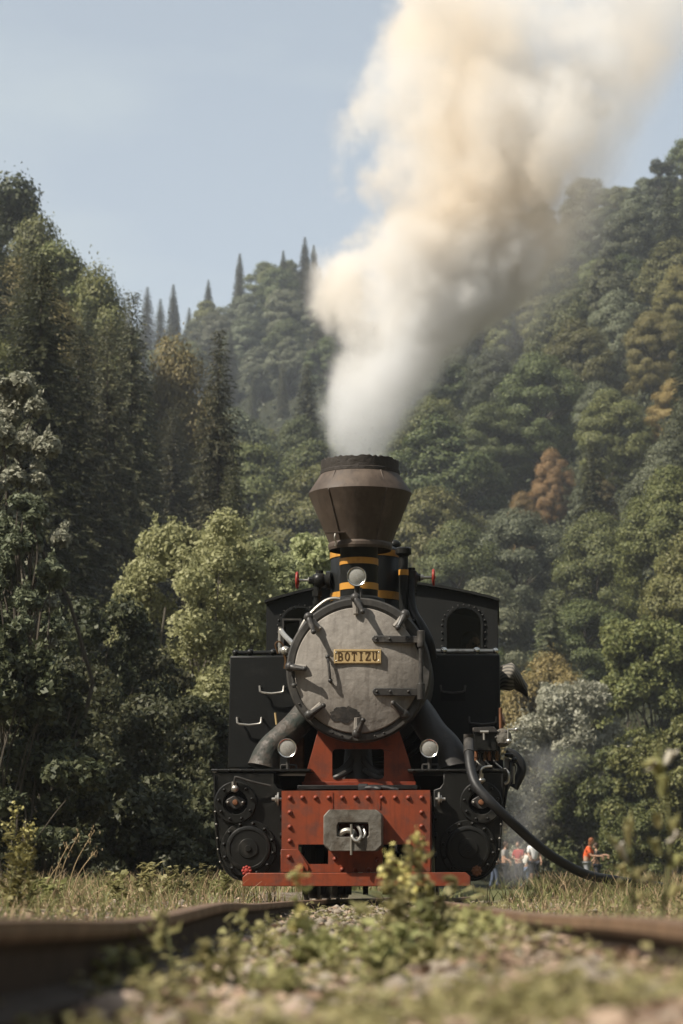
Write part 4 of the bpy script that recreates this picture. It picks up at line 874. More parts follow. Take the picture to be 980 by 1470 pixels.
def conifer(seed, H, Rb, lev=.42, per=8, spray=.55, lean=0):
    rg = np.random.default_rng(seed); P = []; D = []; N = []; Ls = []; Ws = []
    tb = MB(); tb.tube([(0, 0, -.8), (0, 0, H * .5), (0, 0, H * .93)], [.014 * H, .006 * H, .0008 * H], 8)
    z = H * .06
    while z < H * .985:
        t = z / H; r_env = Rb * (1 - t) ** .66 + .06
        nb = max(5, int(per * (1.25 - t * .45)))
        a0 = rg.uniform(0, 6.28)
        for b in range(nb):
            a = a0 + 6.283 * b / nb + rg.normal() * .25; r = r_env * rg.uniform(.68, 1.12) * (1 + .12 * math.sin(2 * a + seed))
            n = max(4, int(r / .20)); s = np.linspace(.10, 1, n) ** .75
            dr = rg.uniform(.22, .5) * r * (1.1 - 1.5 * max(0, t - .55))
            px_ = s * r; pz = z + .05 * r - dr * s ** 1.3 + .30 * dr * np.clip(s - .6, 0, 1) ** 1.2 + rg.normal(size=n) * .05
            ca, sa = math.cos(a), math.sin(a)
            base = np.stack([px_ * ca, px_ * sa, pz], 1)
            for side in (-1, 0, 1, 2):
                if side == 2:
                    d = np.tile([ca * .25, sa * .25, -1.], (n, 1)) + rg.normal(size=(n, 3)) * .15; off = np.array([0, 0, -.16]); nr = np.tile([ca, sa, .2], (n, 1))
                else:
                    aa = a + side * .75; d = np.tile([math.cos(aa), math.sin(aa), -.28], (n, 1)) + rg.normal(size=(n, 3)) * .18; off = np.array([math.cos(aa), math.sin(aa), 0]) * .16; nr = np.tile([0, 0, 1.], (n, 1)) + rg.normal(size=(n, 3)) * .3
                P.append(base + off); D.append(d); N.append(unit(nr))
                l = spray * rg.uniform(.6, 1.2, n) * (1 - .25 * s) * (.7 + .3 * (1 - t)) * 1.15 * min(1, .42 + 2.6 * (1 - t)); Ls.append(l); Ws.append(l * rg.uniform(.34, .55, n))
            if t < .8 and b % 2 == 0: tb.tube([(0, 0, z), tuple(base[n // 2]), tuple(base[-1])], [.02, .015, .006], 4)
        z += lev * (1.15 - .5 * t) * rg.uniform(.8, 1.2)
    return [leaf_quads(np.concatenate(P), np.concatenate(D), np.concatenate(N), np.concatenate(Ls), np.concatenate(Ws), .1)], tb
def proto(key, geo, H):
    parts, tb = geo; PROTO[key] = dict(H=H, crown=leaf_mesh('crown', parts, LEAF['green']), trunk=tb.mesh('trunk', BARK))
for s_ in range(5): proto('beech%d' % s_, broadleaf(11 + s_, 15, 4.5, 1.6, 72, 400, .36, 'round'), 15)
for s_ in range(3): proto('fine%d' % s_, broadleaf(81 + s_, 15, 4.4, 1.6, 74, 800, .255, 'round'), 15)
for s_ in range(2): proto('slim%d' % s_, broadleaf(31 + s_, 16, 3.3, 1.6, 64, 430, .30, 'column'), 16)
for s_ in range(4): proto('spruce%d' % s_, conifer(51 + s_, 22, 3.1 + .2 * s_, .38, 10, .44), 22)
for s_ in range(2): proto('fir%d' % s_, conifer(61 + s_, 18, 3.1, .46, 8, .6), 18)
for s_ in range(3): proto('bush%d' % s_, broadleaf(71 + s_, 4, 2.3, .2, 26, 330, .17, 'round'), 4)
def tree(name, key, leaf, X, Y, top_z=None, height=None, rz=None, label='', cat='tree', group=None, wide=1.0, sink=0.0):
    p = PROTO[key]; zg = float(ground_z(X, Y)) - sink
    h = height if height else max(3.0, top_z - zg); s = h / p['H'] * (1.0 if 'spruce' in key or 'fir' in key else .93)
    o = empty(name, (X, Y, zg), random.uniform(0, 6.28) if rz is None else rz); o.scale = (s * wide, s * wide, s)
    link('trunk', p['trunk'], o); c = link('crown', p['crown'], o); c.material_slots[0].link = 'OBJECT'; c.material_slots[0].material = LEAF[leaf]
    return tag(o, label, cat, group)
PLACED = []
# places the photograph shows in full sun: nothing may stand between them and the sun
SUNLIT = [(-2.9, 50, 4.2), (-1.7, 54, 4.2), (-.7, 60, 4.5), (-1.0, 52, 5), (-4.3, 31, 5.5), (9.6, 104, 3), (13, 106, 4), (8, 88, .5), (8, 80, .5), (1, 18, 0), (-1, 9, 0)]
def shades(X, Y, top, r=4.5):
    for x, y, z in SUNLIT:
        dx, dy = X - x, Y - y; L_ = -(dx * .894 + dy * .447); off = abs(dx * .447 - dy * .894)
        if L_ > 0 and off < r and top > z + 1.1 * L_: return True
    return False
def free(X, Y, r, deep=1.0):
    return all((X - a) ** 2 + ((Y - b) / deep) ** 2 > (r * .5 + c * .5) ** 2 for a, b, c in PLACED)
def by_bearing(name, key, leaf, px, py_top, Y, **kw):
    w = at(px, py_top, Y); PLACED.append((w.x, w.y, kw.pop('room', 5.0)))
    return tree(name, key, leaf, w.x, Y, top_z=w.z, **kw)

# single trees the photograph lets one point at
by_bearing('spruce_tree', 'spruce1', 'spruce', 190, 405, 100, label='tall dark spruce with pointed top where the left forest edge meets the sky', group='spruces on the left slope', wide=.9)
by_bearing('spruce_tree', 'spruce0', 'spruce', 315, 462, 96, label='pointed dark spruce rising in front of the olive hill, left of the smoke', group='spruces on the left slope', wide=.85)
by_bearing('broadleaf_tree', 'fine1', 'gold', 250, 488, 150, wide=.5, label='rusty gold tree showing between the two pointed spruces on the left', group='broadleaf trees on the left slope')
by_bearing('broadleaf_tree', 'fine2', 'gold', 30, 372, 112, label='large yellow green tree below the dark crest at the left edge', group='broadleaf trees on the left slope', wide=.7)
by_bearing('broadleaf_tree', 'slim0', 'dark', 0, 250, 150, label='dark leafy tree topping the crest at the left frame edge', group='broadleaf trees on the left slope', wide=.9)
by_bearing('broadleaf_tree', 'fine0', 'olive', 55, 300, 146, label='olive tree on the left crest, second from the frame edge', group='broadleaf trees on the left slope', wide=.62)
by_bearing('broadleaf_tree', 'slim1', 'olive', 102, 345, 142, label='feathery olive tree on the left crest, halfway down to the spruces', group='broadleaf trees on the left slope', wide=.8)
by_bearing('broadleaf_tree', 'fine1', 'olive', 140, 385, 136, label='olive tree on the left crest just above the tall spruce', group='broadleaf trees on the left slope', wide=.55)
by_bearing('broadleaf_tree', 'fine1', 'ochre', 790, 645, 225, label='tall orange autumn tree in the middle of the right slope', group='autumn trees on the right slope', wide=.8)
by_bearing('broadleaf_tree', 'fine2', 'ochre', 748, 705, 212, label='low orange tree to the lower left of the tall orange one', group='autumn trees on the right slope', wide=.8)
by_bearing('broadleaf_tree', 'fine0', 'gold', 862, 680, 200, label='tan yellow tree right of the tall orange one on the right slope', group='autumn trees on the right slope', wide=.8)
by_bearing('broadleaf_tree', 'fine1', 'ochre', 965, 545, 215, label='brownish autumn tree at the right frame edge, halfway up the slope', group='autumn trees on the right slope')
by_bearing('fir_tree', 'fir0', 'greygreen', 789, 842, 132, label='grey green fir standing alone in the dark gap right of the cab', group='firs on the right slope', wide=1.15)
by_bearing('broadleaf_tree', 'fine0', 'gold', 785, 925, 118, label='yellow green tree just right of the striped cloth and the cab', group='broadleaf trees behind the meadow', wide=.8)
by_bearing('broadleaf_tree', 'slim1', 'greygreen', 835, 700, 192, label='pale grey green tree just below the tan yellow one on the right', group='broadleaf trees low on the right slope')

# the forest: spaced out over the slopes, thinned where one could not see it
fr_ = np.random.default_rng(21)
def where(px, d, z):
    py = HORIZON - F * (z - CAMZ) / d
    return py
REG = {'far': [], 'mid': [], 'left': [], 'right': []}
def scatter(reg, pxr, dr, room, n_max, tries, fn, deep=1.0):
    n = 0
    for _ in range(tries):
        if n >= n_max: break
        px = fr_.uniform(*pxr); d = fr_.uniform(*dr); X = (px - 490) / F * d
        rm = room * (.8 + .4 * fr_.random())
        z = float(ground_z(X, d)); py = where(px, d, z)
        if not fn(px, d, z, py): continue
        if not free(X, d, rm, deep): continue
        PLACED.append((X, d, rm)); REG[reg].append((px, d, X, z, py)); n += 1
scatter('left', (-60, 330), (66, 170), 4.6, 88, 14000, lambda px, d, z, py: z > .8 and d < 172 - px * .12 and not (px > 200 and d < 78), 2.0)
scatter('left', (-760, -110), (40, 150), 6.5, 24, 3000, lambda px, d, z, py: z > .3 and d < 72 and -px / F * d > 5.8)
scatter('mid', (280, 640), (180, 285), 6.5, 34, 5000, lambda px, d, z, py: z > 12 and py < 900 and not 460 < px < 600, 2.6)
scatter('far', (170, 490), (415, 560), 6.4, 92, 16000, lambda px, d, z, py: z > 70 and py < 640, 2.2)
scatter('right', (585, 1010), (122, 430), 5.6, 185, 40000, lambda px, d, z, py: z > 3 and py < 1150 and d < 445, 3.0)
for reg, lst in REG.items():
    for (px, d, X, z, py) in sorted(lst, key=lambda t: t[1]):
        u = fr_.random()
        if reg == 'left':
            hidden = px < -60
            con = u < (1.0 if px > 40 else .8)
            h = fr_.uniform(14, 20) if con else fr_.uniform(9, 13)
            zmax = at(px, np.interp(px, [-60, 0, 60, 110, 180, 215, 300, 335], [240, 300, 355, 415, 490, 565, 600, 670]), d).z
            h = min(h, zmax - z)
            if h < 5.5 and not hidden: continue
            if hidden: h = fr_.uniform(16, 21)
            while shades(X, d, z + h) and h > 5: h -= 1.5
            if shades(X, d, z + h): continue
            lf = fr_.choice(['spruce', 'spruce', 'dark']) if con else fr_.choice(['olive', 'green', 'dark', 'gold'], p=[.4, .3, .2, .1])
            pos = 'high up' if py < 900 else 'low down'; side = 'on the left slope beyond the frame' if hidden else ('at the left frame edge' if px < 90 else ('midway along the left slope' if px < 200 else 'where the left slope ends'))
            if con: tree('spruce_tree', 'spruce%d' % fr_.integers(0, 4), lf, X, d, height=h, label='%s spruce %s, %s' % ('black green' if lf == 'dark' else 'dark green', side, pos), group='spruces on the left slope', wide=fr_.uniform(.85, 1.15))
            else: tree('broadleaf_tree', 'fine%d' % fr_.integers(0, 3), lf, X, d, height=h, label='%s leafy tree %s, %s' % ({'olive': 'olive', 'green': 'mid green', 'dark': 'dark', 'gold': 'yellowing'}[lf], side, pos), group='broadleaf trees on the left slope', wide=fr_.uniform(.7, .9))
        elif reg == 'mid':
            h = fr_.uniform(11, 15); lf = fr_.choice(['olive', 'green', 'greygreen', 'gold'], p=[.5, .25, .15, .1])
            if u < .15: tree('fir_tree', 'fir%d' % fr_.integers(0, 2), 'spruce', X, d, height=h + 3, label='dark fir among the olive trees of the middle hill', group='trees on the middle hill')
            else: tree('broadleaf_tree', 'beech%d' % fr_.integers(0, 5), lf, X, d, height=h, label='%s tree on the middle hill %s' % ({'olive': 'olive', 'green': 'mid green', 'greygreen': 'grey green', 'gold': 'yellowing'}[lf], 'left of the smoke' if px < 450 else 'behind the smoke'), group='trees on the middle hill', wide=fr_.uniform(.9, 1.2))
        elif reg == 'far':
            con = u < (.75 if d > 490 else .35); h = fr_.uniform(9, 16) if con else fr_.uniform(9, 13)
            line = 'topping' if d > 490 else 'on'
            lab = '%s %s the far ridge, %s' % ('bluish spruce' if con else 'hazy leafy tree', line, 'left end' if px < 270 else ('in its middle' if px < 370 else 'beside the smoke'))
            if con: tree('spruce_tree', 'spruce%d' % fr_.integers(0, 4), 'spruce', X, d, height=h, label=lab, group='trees on the far ridge', wide=1.05)
            else: tree('broadleaf_tree', 'beech%d' % fr_.integers(0, 5), fr_.choice(['green', 'greygreen', 'olive']), X, d, height=h, label=lab, group='trees on the far ridge', wide=1.1)
        else:
            h = fr_.uniform(8, 13.5) * (1.0 if d > 230 else .85); con = u < .10
            lf = fr_.choice(['olive', 'green', 'greygreen', 'dark', 'gold'], p=[.30, .28, .26, .10, .06])
            ht_ = 'topping the' if py < 480 else ('high on the' if py < 700 else ('halfway up the' if py < 930 else 'low on the'))
            sd = 'beside the smoke' if px < 700 else ('in its middle' if px < 860 else 'near the frame edge')
            nm = {'olive': 'olive', 'green': 'mid green', 'greygreen': 'grey green', 'dark': 'dark green', 'gold': 'yellowing'}[lf]
            if con: tree('fir_tree', 'fir%d' % fr_.integers(0, 2), 'dark', X, d, height=h + 4, label='dark fir %s right slope, %s' % (ht_, sd), group='firs on the right slope')
            else: tree('broadleaf_tree', ('fine%d' % fr_.integers(0, 3)) if d < 270 else ('beech%d' % fr_.integers(0, 5)) if fr_.random() < .8 else 'slim%d' % fr_.integers(0, 2), lf, X, d, height=h, label='%s tree %s right slope, %s' % (nm, ht_, sd), group='broadleaf trees on the right slope', wide=fr_.uniform(.9, 1.2))

# where two or more would share a label, say which by its place from the left
def place_words():
    same = {}
    for o in col.objects:
        if o.get('category') == 'tree' and o.get('group'): same.setdefault(o['label'], []).append(o)
    num = ['second', 'third', 'fourth', 'fifth', 'sixth', 'seventh', 'eighth', 'ninth', 'tenth', 'eleventh', 'twelfth']
    for lab, os_ in same.items():
        if len(os_) < 2: continue
        os_.sort(key=lambda o: o.location.x / o.location.y)
        for i, o in enumerate(os_):
            if len(os_) == 2: o['label'] = lab + (', the left one', ', the right one')[i]
            elif i == 0: o['label'] = lab + ', the leftmost'
            elif i == len(os_) - 1: o['label'] = lab + ', the rightmost'
            elif i - 1 < len(num): o['label'] = lab + ', %s from left' % num[i - 1]
place_words()

# nearer trees with leaves of their own
def near_tree(name, seed, px, py_top, Y, Rc, base, nblob, n_each, size, leaf, label, shape='vase', bark=BARK, cat='tree', group=None, upright=0.0, stems=4):
    w = at(px, py_top, Y); zg = float(ground_z(w.x, Y)); H = w.z - zg; rg = np.random.default_rng(seed)
    cs = []; rs = []; tries = 0
    while len(cs) < nblob and tries < 5000:
        tries += 1
        t = rg.random() ** .8; z = base + (H - base) * t
        env = Rc * {'vase': math.sin(math.pi * min(1, .22 + .76 * t)) ** .55, 'heap': (1 - t ** 2.2) ** .5, 'tall': (.35 + .65 * math.sin(math.pi * min(1, .15 + .8 * t)))}[shape]
        a = rg.uniform(0, 2 * math.pi); rad = env * (1 + .2 * math.sin(3 * a + seed)) * rg.random() ** .4
        c = np.array([rad * math.cos(a), rad * math.sin(a), z]); r = Rc * (rg.uniform(.12, .27) if leaf in ('willow', 'silver') else rg.uniform(.14, .27))
        if z + r * .8 > H + .15: continue
        if all(np.linalg.norm(c - b) > .5 * (r + s) for b, s in zip(cs, rs)): cs.append(c); rs.append(r)
    parts = [crown_blobs(rg, cs, rs, n_each, size, .85, jit=.85)]
    # loose shoots sticking out of the crown
    ns = nblob * 5; ii = rg.integers(0, len(cs), ns); m = 9
    d = unit(np.array(cs)[ii] - np.array([0, 0, H * .35]) + rg.normal(size=(ns, 3)) * Rc * .25 + np.array([0, 0, Rc * (.3 + upright)]))
    start = np.array(cs)[ii]; R_ = np.array(rs)[ii]
    tt = np.linspace(.5, 1.5, m)[None, :, None]
    P = (start[:, None] + d[:, None] * R_[:, None, None] * tt).reshape(-1, 3) + rg.normal(size=(ns * m, 3)) * size * .35
    P[:, 2] = np.minimum(P[:, 2], H + .02 * rg.random(len(P)))
    dd = np.repeat(d, m, 0) + rg.normal(size=P.shape) * .6
    parts.append(leaf_quads(P, dd, unit(rg.normal(size=P.shape) + [0, 0, .6]), size * rg.uniform(.6, 1.2, len(P)), size * rg.uniform(.28, .5, len(P))))
    o = empty(name, (w.x, Y, zg)); link('crown', leaf_mesh('crown', parts, LEAF[leaf]), o)
    tb = MB()
    for s in range(stems):
        a = rg.uniform(0, 6.28); top = np.array([Rc * .45 * math.cos(a), Rc * .45 * math.sin(a), H * rg.uniform(.6, .85)])
        limb_mb(tb, rg, (rg.normal() * .1, rg.normal() * .1, -.2), top, .008 * H * rg.uniform(.7, 1), .003 * H, 0)
    for c in cs[::2]:
        limb_mb(tb, rg, (c[0] * .25, c[1] * .25, max(.1, c[2] - .5 * np.hypot(c[0], c[1]) - .25 * H)), c, .004 * H, .0012 * H, .05)
    link('trunk', tb.mesh('trunk', bark), o); PLACED.append((w.x, w.y, 2))
    return tag(o, label, cat, group)
near_tree('willow_tree', 5, 290, 738, 50, 2.1, .3, 105, 620, .105, 'willow', 'sunlit pale green willow left of the cab, the tallest of the pale trees', bark=PALEBARK, group='pale willows behind the engine')
near_tree('willow_tree', 6, 382, 778, 54, 1.9, .3, 90, 620, .11, 'willow', 'pale green willow behind the left water tank and cab edge', bark=PALEBARK, group='pale willows behind the engine')
near_tree('willow_tree', 7, 450, 772, 60, 1.6, .3, 80, 380, .13, 'willow', 'pale green willow showing beside the chimney and left hand wheel', bark=PALEBARK, group='pale willows behind the engine')
near_tree('willow_tree', 8, 205, 930, 46, 1.5, .3, 48, 800, .10, 'shrub', 'olive green bush at the lower left foot of the pale willows', shape='heap', bark=PALEBARK, cat='bush', group='bushes along the left wood edge')
near_tree('willow_tree', 9, 18, 548, 31, .66, 2.6, 70, 480, .075, 'silver', 'silvery leaved tree at the left frame edge with upright shoots', shape='tall', upright=.5, bark=BARK)
near_tree('willow_tree', 13, 34, 715, 30, .6, 2.4, 44, 480, .07, 'greygreen', 'grey green leafy branches low in front of the silvery left edge tree', shape='heap', bark=BARK)
for i, (px, py, Y, rc, lf, lab) in enumerate(((12, 905, 28, .95, 'dark', 'dark bush standing against the stems of the silvery left edge tree'), (78, 960, 29, .8, 'shrub', 'grey green bush just right of the silvery tree stems'), (60, 850, 38, 1.6, 'dark', 'dark shaded bush below the silvery tree at the left edge'), (150, 860, 41, 1.5, 'dark', 'dark shaded bush left of the olive bush, under the spruces'), (110, 960, 35, 1.5, 'shrub', 'shaded grey green bush in the middle of the left wood edge'), (210, 1000, 37, 1.3, 'shrub', 'shaded bush between the willow foot and the left frame side'), (285, 1010, 40, 1.2, 'shrub', 'low olive bush close to the left water tank'), (30, 1060, 33, 1.3, 'dark', 'low dark bush at the left frame edge above the yellow weed'), (250, 1120, 34, 1.1, 'dark', 'low dark bush left of the left cylinder'), (160, 1130, 32, 1.2, 'dark', 'low dark bush behind the dry grass stalks'))):
    near_tree('bush', 40 + i, px, py, Y, rc, .15, 38, 640, .094, lf, lab, shape='heap', cat='bush', group='bushes along the left wood edge', stems=5)
# right: pale grey willow, dark shade trees and bushes behind the meadow
near_tree('willow_tree', 15, 812, 982, 104, 2.9, .4, 90, 620, .16, 'silver', 'greyish white willow with bare looking branches above the people', bark=PALEBARK, group='trees behind the meadow')
near_tree('broadleaf_tree', 16, 930, 890, 108, 3.3, .6, 76, 900, .20, 'olive', 'large olive tree at the right frame edge behind the meadow', shape='vase', group='trees behind the meadow')
near_tree('broadleaf_tree', 17, 860, 1075, 100, 2.6, .2, 56, 720, .175, 'green', 'dark green leafy tree right behind the orange clad person', shape='heap', group='trees behind the meadow')
near_tree('broadleaf_tree', 18, 965, 1030, 92, 2.4, .2, 56, 720, .165, 'olive', 'bushy olive tree low at the right frame edge', shape='heap', group='trees behind the meadow')
near_tree('bush', 19, 800, 1085, 101, 1.6, .1, 40, 700, .14, 'shrub', 'grey green bush between the white shirted and orange clad people', shape='heap', cat='bush', group='bushes behind the meadow')
near_tree('bush', 20, 735, 1110, 112, 1.8, .1, 40, 700, .15, 'shrub', 'grey green bush in the steam just right of the engine', shape='heap', cat='bush', group='bushes behind the meadow')
near_tree('bush', 22, 905, 1165, 90, 1.6, .1, 36, 600, .13, 'olive', 'low olive bush to the right of the orange clad person', shape='heap', cat='bush', group='bushes behind the meadow')

# undergrowth: leafy brush filling the forest floor between the trees
ug = np.random.default_rng(77); n = 60000
n = 66000; px_ = np.concatenate([ug.uniform(560, 1040, n // 2), ug.uniform(-80, 560, n // 2)]); dd_ = np.concatenate([108 * (440 / 108) ** ug.random(n // 2), 60 * (570 / 60) ** (ug.random(n // 2) ** .8)])
X = (px_ - 490) / F * dd_; Zg = ground_z(X, dd_); k = Zg > 2.0; X, dd_, Zg = X[k], dd_[k], Zg[k]; n = len(X)
P = np.stack([X, dd_, Zg + 2.2 * ug.random(n) ** 1.6 * (.6 + .4 * np.sin(X * .9) * np.sin(dd_ * .5))], 1); sz = np.interp(dd_, [60, 150, 440], [.25, .45, .9]) * ug.uniform(.6, 1.3, n)
o = link('undergrowth', leaf_mesh('undergrowth', [leaf_quads(P, ug.normal(size=(n, 3)), unit(ug.normal(size=(n, 3)) * .6 + [0, -.2, 1]), sz, sz * .6)], LEAF['shrub'])); tag(o, 'dark leafy undergrowth between the trees of the slopes', kind='stuff')

# grass: thousands of blades, one sheet
def blades(rg, X, Y, h, w, lean, mat, name, label):
    n = len(X); Z = ground_z(X, Y) - .01
    a = rg.uniform(0, 2 * math.pi, n); d = np.stack([np.cos(a), np.sin(a)], 1); b = rg.uniform(0, 2 * math.pi, n); s = np.stack([np.cos(b), np.sin(b)], 1) * w[:, None]
    base = np.stack([X, Y, Z], 1); lv = []
    for t, k in ((0, 1), (.55, .75), (1, .12)):
        c = base.copy(); c[:, :2] += d * (h * lean * t ** 1.8)[:, None]; c[:, 2] += h * t * (1 - .25 * lean * t)
        l = c.copy(); l[:, :2] -= s * k; r = c.copy(); r[:, :2] += s * k; lv += [l, r]
    vs = np.stack(lv, 1).reshape(-1, 3); k = np.arange(n)[:, None] * 6
    fs = np.concatenate([k + np.array([0, 1, 3, 2]), k + np.array([2, 3, 5, 4])], 0)
    me = bpy.data.meshes.new(name); quads(me, vs, fs); me.materials.append(mat)
    o = link(name, me); tag(o, label, kind='stuff'); return o
GR = leaf_mat('grass_green', (.09, .105, .035), (.20, .185, .075), .35); GS = leaf_mat('grass_straw', (.24, .185, .095), (.42, .33, .18), .35)
rg = np.random.default_rng(5)
def verge(n, y0, y1, straw):
    Y = y0 * (y1 / y0) ** rg.random(n); px = rg.uniform(-420, 1400, n); X = (px - 490) / F * Y
    off = np.abs(X - track_x(Y)); clump = np.sin(X * 5.1 + 2) * np.sin(Y * 2.3) + .5 * np.sin(X * 13 + Y * 5)
    pr = np.clip((off - .58) / .35, .03, 1) * np.clip(.55 + .5 * clump, .06, 1); pr = np.where((Y > 19) & (off < 1.3), 0, pr)
    if y0 < 10: pr = np.where(off < .5, .03 + .14 * (clump > .25), pr)
    k = rg.random(n) < pr; X, Y = X[k], Y[k]
    hm = np.interp(Y, [2.5, 6, 10, 16, 30, 80], [.045, .06, .10, .16, .24, .40]) * np.where(np.abs(X - track_x(Y)) < .6, .5, 1)
    return X, Y, hm * rg.uniform(.35, 1.25, len(X))
X, Y, h = verge(66000, 1.8, 75, 0); blades(rg, X, Y, h, np.interp(Y, [3, 15, 70], [.0022, .0042, .02]) * rg.uniform(.7, 1.3, len(X)), rg.uniform(.2, .9, len(X)), GR, 'grass', 'green grass on both verges of the track')
X, Y, h = verge(38000, 3.2, 75, 1); blades(rg, X, Y, h * 1.15, np.interp(Y, [3, 15, 70], [.0016, .0032, .016]) * rg.uniform(.7, 1.3, len(X)), rg.uniform(.2, 1.0, len(X)), GS, 'dry_grass', 'straw coloured dry grass on both verges of the track')
# ground cover of small weeds among the stones, and fallen leaves
n = 13000; Y = 1.7 * (17 / 1.7) ** rg.random(n); X = (rg.uniform(-120, 1100, n) - 490) / F * Y
cl_ = np.sin(X * 4.3 + 1) * np.sin(Y * 3.1 + X) + .6 * np.sin(X * 11 + Y * 7); keep = rg.random(n) < np.clip(.06 + .42 * cl_, .01, 1); X, Y = X[keep], Y[keep]
m = 7; P = np.repeat(np.stack([X, Y, ground_z(X, Y)], 1), m, 0); n = len(P); hh = np.repeat(rg.uniform(.012, .055, len(X)) * np.where(rg.random(len(X)) < .12, 1.6, 1), m)
P[:, :2] += rg.normal(size=(n, 2)) * .016; P[:, 2] += hh * rg.uniform(.3, 1.1, n)
sz = rg.uniform(.012, .026, n) * np.interp(P[:, 1], [3, 15], [1, 1.5])
o = link('ground_cover', leaf_mesh('ground_cover', [leaf_quads(P, rg.normal(size=(n, 3)) * [1, 1, .4], unit(rg.normal(size=(n, 3)) * .5 + [0, 0, 1]), sz, sz * .6)], LEAF['weed'])); tag(o, 'low green weeds creeping over the ballast', kind='stuff')
n = 13000; Y = 1.6 * (19 / 1.6) ** rg.random(n); X = (rg.uniform(-120, 1100, n) - 490) / F * Y; P = np.stack([X, Y, ground_z(X, Y) + rg.uniform(.002, .02, n)], 1); sz = rg.uniform(.02, .05, n)
LIT = leaf_mat('fallen_leaf', (.20, .145, .085), (.37, .30, .20), .15)
o = link('fallen_leaves', leaf_mesh('fallen_leaves', [leaf_quads(P, rg.normal(size=(n, 3)) * [1, 1, .25], unit(rg.normal(size=(n, 3)) * .35 + [0, 0, 1]), sz, sz * .7)], LIT)); tag(o, 'dry brown fallen leaves on the ballast', kind='stuff')
# ballast: small broken stones
STONE = metal_mat('limestone', (.20, .165, .125), (.29, .25, .20), .9, .95, 9, (.4, .65), False, .4, bscale=70)
bmi = bmesh.new(); bmesh.ops.create_icosphere(bmi, subdivisions=1, radius=1); ico = np.array([v.co[:] for v in bmi.verts]); icf = np.array([[v.index for v in f.verts] for f in bmi.faces]); bmi.free()
bms = bmesh.new(); bmesh.ops.create_icosphere(bms, subdivisions=2, radius=1); ico2 = np.array([v.co[:] for v in bms.verts]); icf2 = np.array([[v.index for v in f.verts] for f in bms.faces]); bms.free()
n = 4400; Y = 1.8 * (26 / 1.8) ** rg.random(n); X = track_x(Y) + rg.normal(size=n) * .42; s = rg.uniform(.010, .028, n)
k = np.abs(X - (490 - 490) / F) < .2 * Y + .3; X, Y, s = X[k], Y[k], s[k]; n = len(X)
# keep the rails' own line clear
off = X - track_x(Y); k = (np.abs(np.abs(off) - .405) > .07); X, Y, s = X[k], Y[k], s[k]; n = len(X)
V = ico[None] * (1 + rg.uniform(-.28, .28, (n, len(ico), 1))) * (s[:, None, None] * rg.uniform(.6, 1.3, (n, 1, 3)) * [1, 1, .75]); V = V + np.stack([X, Y, ground_z(X, Y) + s * .25], 1)[:, None]
Fc = (icf[None] + (np.arange(n) * len(ico))[:, None, None]).reshape(-1, 3)
me = bpy.data.meshes.new('gravel'); quads(me, V.reshape(-1, 3), Fc); me.materials.append(STONE); o = link('gravel', me); tag(o, 'pale broken gravel between and beside the rails', kind='stuff')
PINK = metal_mat('pinkish_stone', (.32, .235, .18), (.42, .34, .28), .9, .95, 9, (.4, .65), False, .4, bscale=40)
for i, (px, py, Y_, s_, pk_, lab) in enumerate(((268, 1385, 4.6, .032, 0, 'pale stone left of the middle, in front of the left rail'), (330, 1392, 4.3, .045, 1, 'pinkish stone in the left foreground weeds'), (365, 1396, 4.2, .04, 1, 'pinkish flat stone left of the tall leafy weed'), (650, 1420, 3.6, .04, 0, 'pale rounded stone right of the middle foreground'), (860, 1385, 4.2, .055, 1, 'big pinkish stone below the right rail'), (905, 1370, 4.4, .05, 1, 'brownish stone under the right rail near the frame edge'), (790, 1360, 4.8, .04, 0, 'small pale stone below the middle of the right rail'), (955, 1415, 3.5, .035, 0, 'pale stone in the lower right corner'), (420, 1440, 3.2, .05, 1, 'pinkish stone low in the middle foreground'), (350, 1450, 3.1, .045, 1, 'blurred pinkish stone at the lower edge left of middle'), (510, 1405, 3.9, .04, 1, 'flat stone in front of the leafy weed'), (590, 1455, 3.1, .045, 1, 'blurred stone at the lower edge right of middle'), (180, 1445, 3.2, .04, 1, 'brownish stone in the shade inside the left rail'), (720, 1345, 5.2, .035, 0, 'small grey stone under the right rail next to the weed'))):
    w = at(px, py, Y_); rr_ = np.random.default_rng(100 + i)
    v = ico2 * (1 + rr_.uniform(-.12, .12, (len(ico2), 1))) * s_ * rr_.uniform(.75, 1.25, 3) * np.array([1.1, 1, .55])
    me = bpy.data.meshes.new('stone'); quads(me, v, icf2); me.materials.append(PINK if pk_ else STONE); me.shade_smooth()
    o = link('stone', me); o.location = (w.x, Y_, float(ground_z(w.x, Y_)) + s_ * .2); tag(o, lab, 'stone', 'larger stones lying in the foreground')

